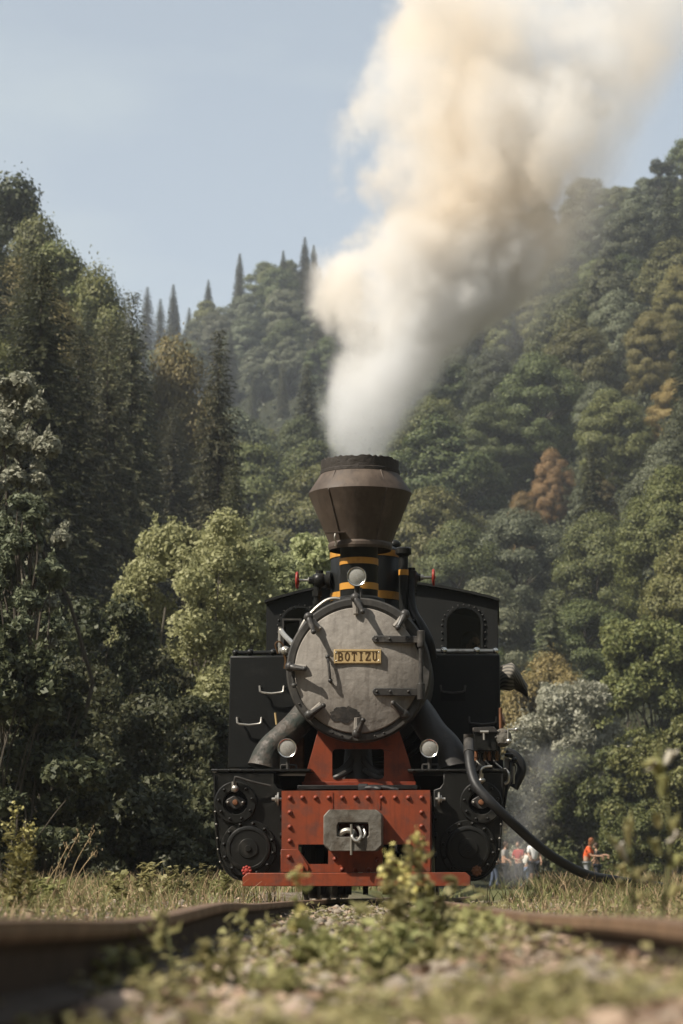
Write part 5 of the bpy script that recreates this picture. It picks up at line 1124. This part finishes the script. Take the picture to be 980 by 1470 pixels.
# weeds and stalks one can point at
def weed(name, px, py_top, Y, stems, leaf, leaf_size, label, leaf_mat_='weed', blossom=None, cat='weed', group='weeds growing in the track', lean=.25, narrow=.55, bare=.0, per=16, spread=.02, twig=True, rad=.0028, seed=0):
    w = at(px, py_top, Y); zg = float(ground_z(w.x, Y)); H = w.z - zg; rg = np.random.default_rng(seed + int(px) + int(py_top))
    o = empty(name, (w.x, Y, zg)); st = MB(); LP = []; LD = []; BP = []
    for s in range(stems):
        h = H * (1 if s == 0 else rg.uniform(.45, .97)); a = rg.uniform(0, 6.28); l = (lean if s else lean * .3) * h * rg.uniform(.3, 1)
        b = rg.normal(size=2) * spread
        pts = spline([(b[0], b[1], -.01), (b[0] + l * .3 * math.cos(a), b[1] + l * .3 * math.sin(a), h * .5), (b[0] + l * math.cos(a), b[1] + l * math.sin(a), h)], 8)
        if s == 0: 
            e = pts[-1].copy(); pts = [p - Vector((e.x, e.y, 0)) * (p.z / max(h, .01)) for p in pts]
        st.tube(pts, list(np.linspace(rad, rad * .45, len(pts))), 5)
        for k in range(per):
            t = bare + (1 - bare) * (k + rg.random()) / per; p = np.array(pts[min(int(t * (len(pts) - 1)), len(pts) - 1)]); an = k * 2.4 + rg.normal() * .4
            L_ = leaf_size * rg.uniform(.6, 1.2) * (1.1 - .45 * t); d = np.array([math.cos(an), math.sin(an), rg.uniform(-.1, .8)])
            if twig: 
                q_ = p + unit(d) * L_ * .7; st.tube([p, q_], [rad * .5, rad * .3], 4)
                for r_ in range(2): LP.append(q_ + rg.normal(size=3) * L_ * .35); LD.append(d + rg.normal(size=3) * .5)
            LP.append(p + unit(d) * L_ * .5); LD.append(d)
        if blossom:
            tip = np.array(pts[-1]); m = 26; BP.append(tip + rg.normal(size=(m, 3)) * np.array([.010, .010, .013]) * (H / .28) )
    st.build('stem', STEM, o)
    LP = np.array(LP); LD = np.array(LD); n = len(LP); sz = leaf_size * rg.uniform(.7, 1.2, n)
    link('foliage', leaf_mesh('foliage', [leaf_quads(LP, LD, unit(rg.normal(size=(n, 3)) * .4 + [0, 0, 1]), sz, sz * narrow)], LEAF[leaf_mat_]), o)
    if blossom:
        BP = np.concatenate(BP); n = len(BP); sz = .012 * rg.uniform(.6, 1.3, n)
        link('blossom', leaf_mesh('blossom', [leaf_quads(BP, rg.normal(size=(n, 3)), unit(rg.normal(size=(n, 3)) + [0, 0, .5]), sz, sz * .8)], LEAF[blossom]), o)
    return tag(o, label, cat, group)
weed('flowering_weed', 598, 1205, 5.3, 4, 'weed', .034, 'blurred yellow blossomed weed in front of the red beam, the tallest in the track', blossom='blossom', lean=.2, per=15, bare=.05)
weed('flowering_weed', 560, 1232, 5.2, 4, 'weed', .032, 'yellow topped weed stem just left of the tallest blossomed weed', blossom='blossom', lean=.2, per=14)
weed('flowering_weed', 428, 1258, 4.9, 3, 'weed', .030, 'small yellow topped weed in front of the left end of the foot bar', blossom='blossom', lean=.2, per=10)
for i, (px, py, Y_, st_, sz_, lab) in enumerate(((655, 1258, 5.4, 4, .040, 'leafy green weed in front of the right end of the foot bar'), (620, 1290, 5.0, 4, .036, 'leafy green clump under the tallest blossomed weed'), (680, 1300, 5.1, 4, .036, 'leafy green clump where the right rail disappears'), (580, 1330, 4.4, 5, .036, 'leafy green clump right of the track middle'), (350, 1310, 5.2, 5, .03, 'green sprigs beside the bend of the left rail'), (240, 1300, 4.2, 4, .026, 'reddish sprig standing right beside the left rail'), (300, 1345, 4.0, 5, .03, 'pale green sprigs in front of the left rail'), (640, 1350, 4.3, 6, .034, 'green clump in front of the right rail end'), (530, 1298, 5.3, 4, .036, 'leafy weed just left of the tallest blossomed one'), (490, 1316, 5.0, 4, .034, 'low leafy weed midway between the rails'), (450, 1330, 4.8, 4, .032, 'low spreading weed left of the track middle'), (700, 1325, 4.7, 4, .034, 'leafy weed leaning over the start of the right rail'), (545, 1345, 4.4, 5, .034, 'spreading weed in front of the tallest blossomed one'), (740, 1385, 3.9, 5, .03, 'single pale shoot below the right rail'), (170, 1365, 3.7, 5, .03, 'blurred bright green sprig inside the left rail'), (400, 1385, 3.8, 6, .03, 'blurred green clump low in the left half of the track'), (560, 1400, 3.7, 6, .03, 'blurred green clump low in the middle of the track'), (890, 1425, 3.3, 5, .028, 'blurred green sprigs in the lower right corner'))):
    weed('weed', px, py, Y_, st_, 'weed', sz_, lab, lean=.65, per=8, spread=.035, seed=i)
weed('tall_weed', 22, 1162, 10.0, 7, 'weed', .045, 'feathery yellow green weed at the left frame edge', leaf_mat_='gold', blossom='blossom', lean=.35, per=24, bare=.15, narrow=.35, group='weeds on the verges', spread=.05)
for i, (px, py, Y_, lab) in enumerate(((208, 1240, 14, 'reddish tipped weed in the left verge'), (250, 1243, 15, 'pale leafy weed halfway along the left verge'), (175, 1252, 13, 'small leafy weed right of the dry stalks'), (290, 1238, 19, 'bushy green weed at the foot of the left cylinder'), (320, 1250, 18, 'green weed just under the left cylinder'), (55, 1262, 12, 'low leafy weed near the left frame edge'))):
    weed('weed', px, py, Y_, 5, 'weed', .05, lab, lean=.4, per=14, group='weeds on the verges', spread=.06, seed=50 + i)
# dry stalks on the left verge
rgd = np.random.default_rng(9); 
stalk_mat = plain_mat('dry_stalk', (.30, .22, .12), .85, (.38, .29, .17), 30)
for i, (x0, x1, y1, lab) in enumerate(((80, 114, 1196, 'dry brown stalk, the left of the two tall ones in the left verge'), (92, 135, 1193, 'dry brown stalk, the tallest, leaning right in the left verge'), (98, 139, 1220, 'dry stalk leaning far right under the tallest one'), (75, 98, 1213, 'short dry stalk left of the tall pair'), (66, 85, 1240, 'short upright dry stalk, left of the group'), (112, 134, 1266, 'low dry stalk right of the group'), (125, 154, 1275, 'lowest dry stalk, leaning right over the rail'))):
    a, b = at(x0, 1302, 12), at(x1, y1, 12); a.z = float(ground_z(a.x, a.y)); c = (a + b) / 2 + Vector((-.02, 0, .02))
    pts = spline([a, c, b], 6); o = MB().tube(pts, list(np.linspace(.0032, .0016, len(pts))), 5)
    for k in range(12):
        p = pts[-1 - k % 3] + Vector(rgd.normal(size=3) * .012); o.sphere(p, .0045, 5, 4, (.6, .6, 1.6))
    o = o.build('dry_stalk', stalk_mat); tag(o, lab, 'dry stalk', 'dry stalks on the left verge')
# big blurred plant with long leaves at the right frame edge
def long_leaf_plant(px, py, Y, leaves, label):
    w = at(px, py, Y); zg = float(ground_z(w.x, Y)); o = empty('long_leaved_plant', (w.x, Y, zg)); top = w.z - zg
    st = MB().tube(spline([(-.02, 0, -.02), (.015, 0, top * .5), (0, 0, top)], 6), list(np.linspace(.005, .0025, 13)), 6).build('stem', STEM, o)
    for (ax, ay, bx, by, wd, pale) in leaves:
        a = at(ax, ay, Y) - Vector((w.x, Y, zg)); b = at(bx, by, Y - .03) - Vector((w.x, Y, zg)); d = b - a; n_ = Vector((0, -1, 0)); s = d.cross(n_).normalized() * wd * 1.5
        mid = (a + b) / 2 + Vector((0, -.02, .01)); q1 = a * .7 + b * .3; q3 = a * .25 + b * .75
        vs = [a, q1 + s * .8 + Vector((0, .012, 0)), mid + s + Vector((0, .016, 0)), q3 + s * .6 + Vector((0, .01, 0)), b, q3 - s * .6 + Vector((0, .01, 0)), mid - s + Vector((0, .016, 0)), q1 - s * .8 + Vector((0, .012, 0)), q1 + Vector((0, -.006, 0)), mid + Vector((0, -.004, 0)), q3]
        lf = MB().add(vs, [(0, 1, 8), (1, 2, 9, 8), (2, 3, 10, 9), (3, 4, 10), (0, 8, 7), (7, 8, 9, 6), (6, 9, 10, 5), (5, 10, 4)]).build('leaf', LEAF['pod' if pale else 'weed'], o)
    return tag(o, label, 'plant', 'blurred plants at the right frame edge')
long_leaf_plant(946, 1062, 4.3, [(950, 1130, 940, 1075, .006, 0), (952, 1110, 918, 1092, .006, 0), (950, 1100, 975, 1075, .005, 1), (955, 1098, 925, 1106, .004, 1), (950, 1150, 953, 1096, .007, 0), (948, 1190, 938, 1165, .006, 0), (960, 1210, 975, 1165, .006, 0), (955, 1210, 985, 1195, .005, 1), (950, 1230, 930, 1200, .006, 0), (958, 1250, 990, 1225, .006, 0), (945, 1270, 915, 1262, .005, 0), (955, 1290, 985, 1270, .006, 0)], 'blurred long leaved plant with pale tips at the right frame edge')
long_leaf_plant(895, 1185, 4.6, [(900, 1240, 868, 1190, .005, 0), (902, 1240, 877, 1200, .006, 1), (905, 1225, 897, 1170, .005, 0), (905, 1210, 906, 1160, .004, 0), (905, 1260, 882, 1240, .005, 0), (905, 1270, 930, 1240, .005, 0), (900, 1280, 880, 1262, .004, 0), (906, 1300, 935, 1280, .005, 0)], 'blurred lower plant with a white bud left of the tall right edge plant')

# ------------------------------------------------------------------ people in the distance
SKIN = plain_mat('skin', (.42, .25, .17), .6); HAIRM = {'brown': plain_mat('brown_hair', (.05, .028, .015), .6), 'red': plain_mat('reddish_hair', (.22, .075, .025), .6)}
def skin_object(name, verts, edges, radii, mat, parent, sub=1):
    me = bpy.data.meshes.new(name); me.from_pydata(verts, edges, []); me.materials.append(mat); o = link(name, me, parent)
    o.modifiers.new('skin', 'SKIN'); o.modifiers[-1].use_smooth_shade = True
    if not me.skin_vertices: 
        raise RuntimeError('no skin layer')
    for i, r in enumerate(radii): me.skin_vertices[0].data[i].radius = (r, r)
    me.skin_vertices[0].data[0].use_root = True
    s = o.modifiers.new('sub', 'SUBSURF'); s.levels = sub; s.render_levels = sub; return o
def person(loc, rz, label, shirt, trousers, hair, short=True, arms=(.15, .15), height=1.72, bend=0.0, legs=.10, sit=False):
    root = empty('person', loc, rz); tag(root, label, 'person', 'people standing on the meadow'); root.scale = (height / 1.72,) * 3
    V = [(0, 0, .95), (0, 0, 1.15), (0, -.02 - bend * .3, 1.36), (0, -.02 - bend * .4, 1.47), (0, -.035 - bend * .5, 1.56)]; E = [(0, 1), (1, 2), (2, 3), (3, 4)]; Rr = [.125, .12, .13, .055, .052]
    hands = []
    for s, sw in ((-1, arms[0]), (1, arms[1])):
        b = len(V); V += [(s * .17, -bend * .3, 1.41), (s * .22, -sw * .3 - bend * .3, 1.14), (s * .21, -sw - bend * .3 - .05, .93 + sw * .5), (s * .205, -sw * 1.2 - bend * .3 - .06, .86 + sw * .6)]; Rr += [.058, .042, .030, .034]; E += [(2, b), (b, b + 1), (b + 1, b + 2), (b + 2, b + 3)]
        hx, hy, hz = V[-1]
        for f in range(5):
            L_ = (.055, .075, .082, .076, .06)[f]; i = len(V)
            if f == 0: V += [(hx - s * .0, hy - .035, hz - .01), (hx, hy - .045, hz - .045)]
            else: V += [(hx, hy - .03 + .018 * f, hz - .045), (hx - s * .012, hy - .03 + .018 * f, hz - .04 - L_)]
            Rr += [.0105, .008]; E += [(b + 3, i), (i, i + 1)]
    for s, fw in ((-1, -legs), (1, legs)):
        b = len(V); V += [(s * .095, 0, .88), (s * .10, fw * .4 - .02, .50), (s * .105, fw + .03, .10), (s * .11, fw - .10, .035)]; Rr += [.088, .058, .040, .036]; E += [(0, b), (b, b + 1), (b + 1, b + 2), (b + 2, b + 3)]
    skin_object('body', V, E, Rr, SKIN, root)
    hd = (0, -.05 - bend * .5, 1.64)
    h = MB().sphere(hd, .098, 16, 12, (.80, .96, 1.18)).sphere((0, hd[1] - .098, hd[2] - .015), .016, 8, 6, (.8, 1.1, 1.3)).sphere((.076, hd[1], hd[2]), .02, 8, 6, (.4, .7, 1.2)).sphere((-.076, hd[1], hd[2]), .02, 8, 6, (.4, .7, 1.2))
    h = h.build('head', SKIN, root)
    MB().sphere((-.03, hd[1] - .085, hd[2] + .01), .011, 8, 6).sphere((.03, hd[1] - .085, hd[2] + .01), .011, 8, 6).build('eyes', M['void'], h)
    MB().sphere((0, hd[1] - .088, hd[2] - .052), .02, 8, 6, (1.1, .4, .3)).build('mouth', M['wheelred'], h)
    hr = MB().sphere((0, hd[1] + .018, hd[2] + .025), .108, 16, 12, (.84, .92, 1.05))
    if hair == 'red': hr.sphere((0, hd[1] + .07, hd[2] - .12), .09, 12, 10, (.85, .6, 1.7))
    hr.build('hair', HAIRM[hair], h)
    V = [(0, 0, .93), (0, -.005, 1.13), (0, -.02 - bend * .3, 1.36), (0, -.02 - bend * .38, 1.45)]; E = [(0, 1), (1, 2), (2, 3)]; Rr = [.145, .135, .148, .075]
    for s, sw in ((-1, arms[0]), (1, arms[1])):
        b = len(V); V += [(s * .172, -bend * .3, 1.41), (s * .212, -sw * .25 - bend * .3, 1.20)]; Rr += [.075, .062]; E += [(2, b), (b, b + 1)]
    skin_object('shirt', V, E, Rr, shirt, root)
    V = [(0, 0, .96)]; E = []; Rr = [.14]
    for s, fw in ((-1, -legs), (1, legs)):
        b = len(V); V += [(s * .097, 0, .87), (s * .101, fw * .4 - .02, .50)] + ([] if short else [(s * .105, fw + .03, .09)]); Rr += [.108, .078] + ([] if short else [.06]); E += [(0, b), (b, b + 1)] + ([] if short else [(b + 1, b + 2)])
    skin_object('shorts' if short else 'trousers', V, E, Rr, trousers, root)
    for s, fw in ((-1, -legs), (1, legs)):
        MB().sphere((s * .108, fw - .05, .04), .06, 12, 8, (.75, 2.0, .75)).build('shoe', M['rubber'], root)
    return root
def stand(px, Y): X = (px - 490) / F * Y; return (X, Y, float(ground_z(X, Y)))
cl = lambda n_, c: plain_mat(n_, c, .85, tuple(x * .85 for x in c), 8)
person(stand(763, 88), .3, 'person in white shirt and dark shorts, tallest of the group by the engine', cl('white_cotton', (.72, .72, .70)), cl('dark_cotton', (.03, .032, .04)), 'brown', arms=(.25, .1), height=1.82)
person(stand(742, 86), -.6, 'person in dark red top and black trousers, left of the white shirt', cl('red_cotton', (.30, .035, .03)), cl('black_cotton', (.015, .015, .018)), 'brown', short=False, height=1.62, arms=(.3, .3))
person(stand(722, 85), 1.2, 'person in pale grey top, half veiled by steam beside the engine', cl('grey_cotton', (.32, .30, .28)), cl('slate_cotton', (.05, .052, .06)), 'brown', short=False, height=1.60, arms=(.2, .35))
person(stand(707, 90), 2.0, 'person in brown grey clothes nearest to the engine cylinder', cl('taupe_cotton', (.12, .10, .085)), cl('denim', (.08, .10, .15)), 'brown', short=False, height=1.6)
person(stand(751, 95), 2.6, 'person in white top standing behind the dark red one', cl('cream_cotton', (.62, .60, .55)), cl('blue_denim', (.07, .10, .16)), 'brown', short=False, height=1.55)
person(stand(838, 80), 1.3, 'person in bright orange top with reddish hair, bending near the hose', cl('orange_cotton', (.75, .13, .04)), cl('grey_denim', (.30, .31, .33)), 'red', short=False, arms=(.4, .5), height=1.62, bend=.28)
person(stand(853, 82), -2.0, 'person in black clothes close on the right of the orange clad one', cl('charcoal_cotton', (.03, .03, .03)), cl('dark_denim', (.03, .035, .05)), 'brown', short=False, height=1.5)
# the driver behind the right cab window
w = loco_w(q(672, 935, YK + .55)); dz = q(672, 925, YK + .55).z - 1.60
dr_ = person((w.x, w.y, dz), .5, 'driver standing in the cab behind the right arched window', cl('work_orange', (.45, .14, .06)), cl('work_trousers', (.03, .03, .035)), 'brown', short=False, height=1.66)
dr_['group'] = 'train crew'

# ------------------------------------------------------------------ smoke and steam
def lattice_noise(shape, cells, rg):
    """smooth noise: a coarse random lattice blended with cubic weights along each axis"""
    g = rg.random([c + 3 for c in cells]).astype(np.float32)
    for ax, (n, c) in enumerate(zip(shape, cells)):
        x = np.linspace(0, c - 1e-4, n); i = x.astype(int); t = x - i
        w = np.zeros((n, c + 3), np.float32)
        for k, f in enumerate(((1 - t) ** 3 / 6, (3 * t ** 3 - 6 * t ** 2 + 4) / 6, (-3 * t ** 3 + 3 * t ** 2 + 3 * t + 1) / 6, t ** 3 / 6)): w[np.arange(n), i + k] = f
        g = np.moveaxis(np.tensordot(w, g, (1, ax)), 0, ax)
    g = g - g.mean(); return g / g.std() * .36
def volume_object(name, dens, lo, hi, mat):
    """density values carried by points, read into a volume grid by the object's own node tree"""
    nx, ny, nz_ = dens.shape
    me = bpy.data.meshes.new(name); me.vertices.add(dens.size)
    a = me.attributes.new('dens', 'FLOAT', 'POINT'); a.data.foreach_set('value', np.ascontiguousarray(dens, np.float32).ravel())
    ax = [np.linspace(l, h, n, dtype=np.float32) for l, h, n in zip(lo, hi, dens.shape)]
    co = np.stack(np.meshgrid(*ax, indexing='ij'), -1); me.vertices.foreach_set('co', co.ravel())
    o = link(name, me); ng = bpy.data.node_groups.new(name, 'GeometryNodeTree')
    ng.interface.new_socket('Geometry', in_out='INPUT', socket_type='NodeSocketGeometry'); ng.interface.new_socket('Geometry', in_out='OUTPUT', socket_type='NodeSocketGeometry')
    N = ng.nodes; L = ng.links; gi = N.new('NodeGroupInput'); go = N.new('NodeGroupOutput')
    pos = N.new('GeometryNodeInputPosition'); sep = N.new('ShaderNodeSeparateXYZ'); L.new(pos.outputs[0], sep.inputs[0])
    def idx(i):
        m = N.new('ShaderNodeMapRange'); m.inputs['From Min'].default_value = lo[i]; m.inputs['From Max'].default_value = hi[i]; m.inputs['To Max'].default_value = dens.shape[i] - 1
        L.new(sep.outputs[i], m.inputs['Value']); r = N.new('ShaderNodeMath'); r.operation = 'ROUND'; L.new(m.outputs[0], r.inputs[0]); return r.outputs[0]
    def mad(a_, k, b_):
        m = N.new('FunctionNodeIntegerMath') if False else N.new('ShaderNodeMath'); m.operation = 'MULTIPLY_ADD'; L.new(a_, m.inputs[0]); m.inputs[1].default_value = k; L.new(b_, m.inputs[2]); return m.outputs[0]
    ix, iy, iz = idx(0), idx(1), idx(2)
    lin = mad(mad(ix, ny, iy), nz_, iz)
    sa = N.new('GeometryNodeSampleIndex'); sa.data_type = 'FLOAT'; sa.domain = 'POINT'
    at_ = N.new('GeometryNodeInputNamedAttribute'); at_.data_type = 'FLOAT'; at_.inputs['Name'].default_value = 'dens'
    L.new(gi.outputs[0], sa.inputs['Geometry']); L.new(at_.outputs['Attribute'], sa.inputs['Value']); L.new(lin, sa.inputs['Index'])
    vc = N.new('GeometryNodeVolumeCube'); vc.inputs['Min'].default_value = lo; vc.inputs['Max'].default_value = hi
    for k, n in zip(('Resolution X', 'Resolution Y', 'Resolution Z'), dens.shape): vc.inputs[k].default_value = n
    L.new(sa.outputs[0], vc.inputs['Density'])
    sm = N.new('GeometryNodeSetMaterial'); sm.inputs['Material'].default_value = mat
    L.new(vc.outputs[0], sm.inputs['Geometry']); L.new(sm.outputs[0], go.inputs[0])
    md = o.modifiers.new('volume', 'NODES'); md.node_group = ng; me.materials.append(mat)
    return o
def smoke_mat(name, color, density, aniso=0.0, absorb=None, color2=None, zr=(0, 1)):
    m, nt, out = new_mat(name); p = nt.nodes.new('ShaderNodeVolumePrincipled')
    p.inputs['Color'].default_value = (*color, 1); p.inputs['Density'].default_value = density; p.inputs['Density Attribute'].default_value = 'density'
    p.inputs['Anisotropy'].default_value = aniso
    if absorb: p.inputs['Absorption Color'].default_value = (*absorb, 1)
    if color2:      # brown tarry smoke and white steam in swirls, the brown also painting shadowed folds; the lowest metre is mostly steam
        L = nt.links; t = nt.nodes.new('ShaderNodeTexCoord'); f, _ = noise(nt, t.outputs['Object'], .8, 4, .5, .36, .66)
        sx = nt.nodes.new('ShaderNodeSeparateXYZ'); L.new(t.outputs['Object'], sx.inputs[0])
        h = nt.nodes.new('ShaderNodeMapRange'); h.inputs['From Min'].default_value = zr[0]; h.inputs['From Max'].default_value = zr[1]; h.inputs['To Min'].default_value = .05; L.new(sx.outputs['Z'], h.inputs['Value'])
        mm = nt.nodes.new('ShaderNodeMath'); mm.operation = 'MULTIPLY'; L.new(f, mm.inputs[0]); L.new(h.outputs[0], mm.inputs[1])
        L.new(ramp_mix(nt, mm.outputs[0], color, color2), p.inputs['Color'])
    nt.links.new(p.outputs[0], out.inputs['Volume']); m.cycles.volume_sampling = 'MULTIPLE_IMPORTANCE'; return m
rs = np.random.default_rng(12)
def plume(tab, y0, drift, lo, hi, vox, seed, amp, soft, wisps=0.0):
    """plume round a rising axis; tab rows are (photo row, axis column, half width)"""
    shape = tuple(int((h - l) / vox) for l, h in zip(lo, hi)); rg = np.random.default_rng(seed)
    ax = [np.linspace(l, h, n, dtype=np.float32) for l, h, n in zip(lo, hi, shape)]; X, Y, Z = np.meshgrid(*ax, indexing='ij')
    zs = []; xs = []; ws = []; ys = []
    for py, px, hw in tab:
        z0 = loco_w(q(px, py, y0)); yl = y0 + drift * max(0, z0.z - 3.2); w = loco_w(q(px, py, yl)); zs.append(w.z); xs.append(w.x); ys.append(w.y); ws.append(hw * sc(yl))
    cx = np.interp(Z, zs, xs); cy = np.interp(Z, zs, ys); hw = np.interp(Z, zs, ws)
    def fb(base, oct_, gain=.5, billow=False):
        s = 0; a = 1; tot = 0
        for o_ in range(oct_):
            c = [max(1, int(round((h - l) / base * 2 ** o_))) for l, h in zip(lo, hi)]
            n = lattice_noise(shape, c, rg); s = s + a * (np.abs(n) * 2 - .45 if billow else n); tot += a; a *= gain
        return s / tot
    wx = fb(.8, 3); wy = fb(.8, 3)
    b = fb(.85, 6, .66, True); b = np.clip((b - b.mean()) / b.std(), -2.0, 1.1); c = fb(1.3, 3); c = np.clip((c - c.mean()) / c.std(), -1.5, .9)
    lowk = np.clip((Z - zs[1]) / 1.0, .5, 1); e = 1 - np.sqrt(((X - cx + wx * hw * .10 * lowk) / hw) ** 2 + ((Y - cy + wy * hw * .25 * lowk) / (hw * .85)) ** 2) + amp * lowk * (b * .24 + c * .10)
    d = np.clip(e / soft, 0, 1) ** 1.5
    d *= np.clip(.66 + lowk * (.20 * c + .30 * b), .12, 1.6)
    return d, X, Y, Z, zs, fb
tab = [(700, 516, 40), (664, 516, 50), (640, 518, 64), (600, 525, 82), (540, 542, 98), (480, 556, 108), (420, 592, 146), (360, 622, 162), (300, 652, 164), (220, 676, 184), (150, 698, 200), (80, 728, 215), (0, 768, 232), (-80, 815, 250), (-200, 880, 270)]
c0 = loco_w(q(516, 664, .62))
lo = (c0.x - 1.0, c0.y - 1.15, c0.z - .04); hi = (c0.x + 3.4, c0.y + 2.3, c0.z + 4.3)
d, X, Y, Z, zs, fb = plume(tab, .62, .16, lo, hi, .024, 31, 1.0, .27)
hgt = Z - c0.z
d *= np.interp(hgt, [-.04, .0, .25, .8, 1.6, 2.6, 4.3], [.7, .75, .75, .95, 1.0, .55, .34])
# thin drifting veil to the right of the column
vx = loco_w(q(870, 200, 1.2)); 
veil = np.clip(.42 - np.abs((X - np.interp(hgt, [0, 1.2, 2.2, 3.4, 4.3], [c0.x + .4, c0.x + 1.25, c0.x + 1.8, c0.x + 2.2, c0.x + 2.5])) / 1.0) + .55 * fb(.9, 4), 0, 1) * np.exp(-((Y - c0.y - .5) / .8) ** 2) * np.interp(hgt, [0, .9, 1.5, 4.3], [0, 0, .5, .8])
d = np.maximum(d, veil * .62)
for ax_ in range(3):       # fade out before the grid's faces
    n = d.shape[ax_]; f = np.clip(np.minimum(np.arange(n), np.arange(n)[::-1]) / 5, 0, 1)
    if ax_ == 2: f = np.clip(np.arange(n)[::-1] / 5, 0, 1)
    d *= f.reshape([-1 if k_ == ax_ else 1 for k_ in range(3)])
smoke = volume_object('smoke', d, lo, hi, smoke_mat('coal_smoke', (.918, .930, .944), 5.6, .2, None, (.897, .800, .668), (c0.z + .5, c0.z + 1.9)))
tag(smoke, 'thick cream and brown smoke pouring up from the chimney', kind='stuff')
del X, Y, Z, d, veil
# leaking steam low on the right side, behind the running gear
tab2 = [(1275, 735, 30), (1240, 742, 38), (1200, 752, 44), (1150, 765, 52), (1100, 782, 58), (1060, 798, 60), (1010, 815, 50)]
s0 = loco_w(q(745, 1275, 9.0)); lo2 = (s0.x - .5, s0.y - .7, s0.z - .02); hi2 = (s0.x + 1.0, s0.y + 1.2, s0.z + 1.6)
d, X, Y, Z, zs, fb = plume(tab2, 9.0, .0, lo2, hi2, .035, 44, 1.0, .9)
hg = (Z - lo2[2]) / 1.6; d *= np.interp(hg, [0, .1, .3, .7, 1], [.5, 1, .8, .4, 0])
for ax_ in range(3):
    n = d.shape[ax_]; f = np.clip(np.minimum(np.arange(n), np.arange(n)[::-1]) / 5, 0, 1)
    d *= f.reshape([-1 if k_ == ax_ else 1 for k_ in range(3)])
steam = volume_object('steam', d, lo2, hi2, smoke_mat('steam', (.97, .97, .97), 2.0, .2)); tag(steam, 'thin white steam drifting behind the right cylinder', kind='stuff')
del X, Y, Z, d

# ------------------------------------------------------------------ haze over the valley
zmax = 0
hz = MB().box((0, 325, 91.9), (780, 1180, 186.2))
ho = hz.build('haze', None, None, smooth=False); m, nt, out = new_mat('haze'); p = nt.nodes.new('ShaderNodeVolumePrincipled')
p.inputs['Color'].default_value = (.86, .92, 1.0, 1); p.inputs['Density'].default_value = .0003; p.inputs['Anisotropy'].default_value = .3
nt.links.new(p.outputs[0], out.inputs['Volume']); ho.data.materials.append(m); tag(ho, 'thin bluish summer haze filling the valley', kind='stuff')
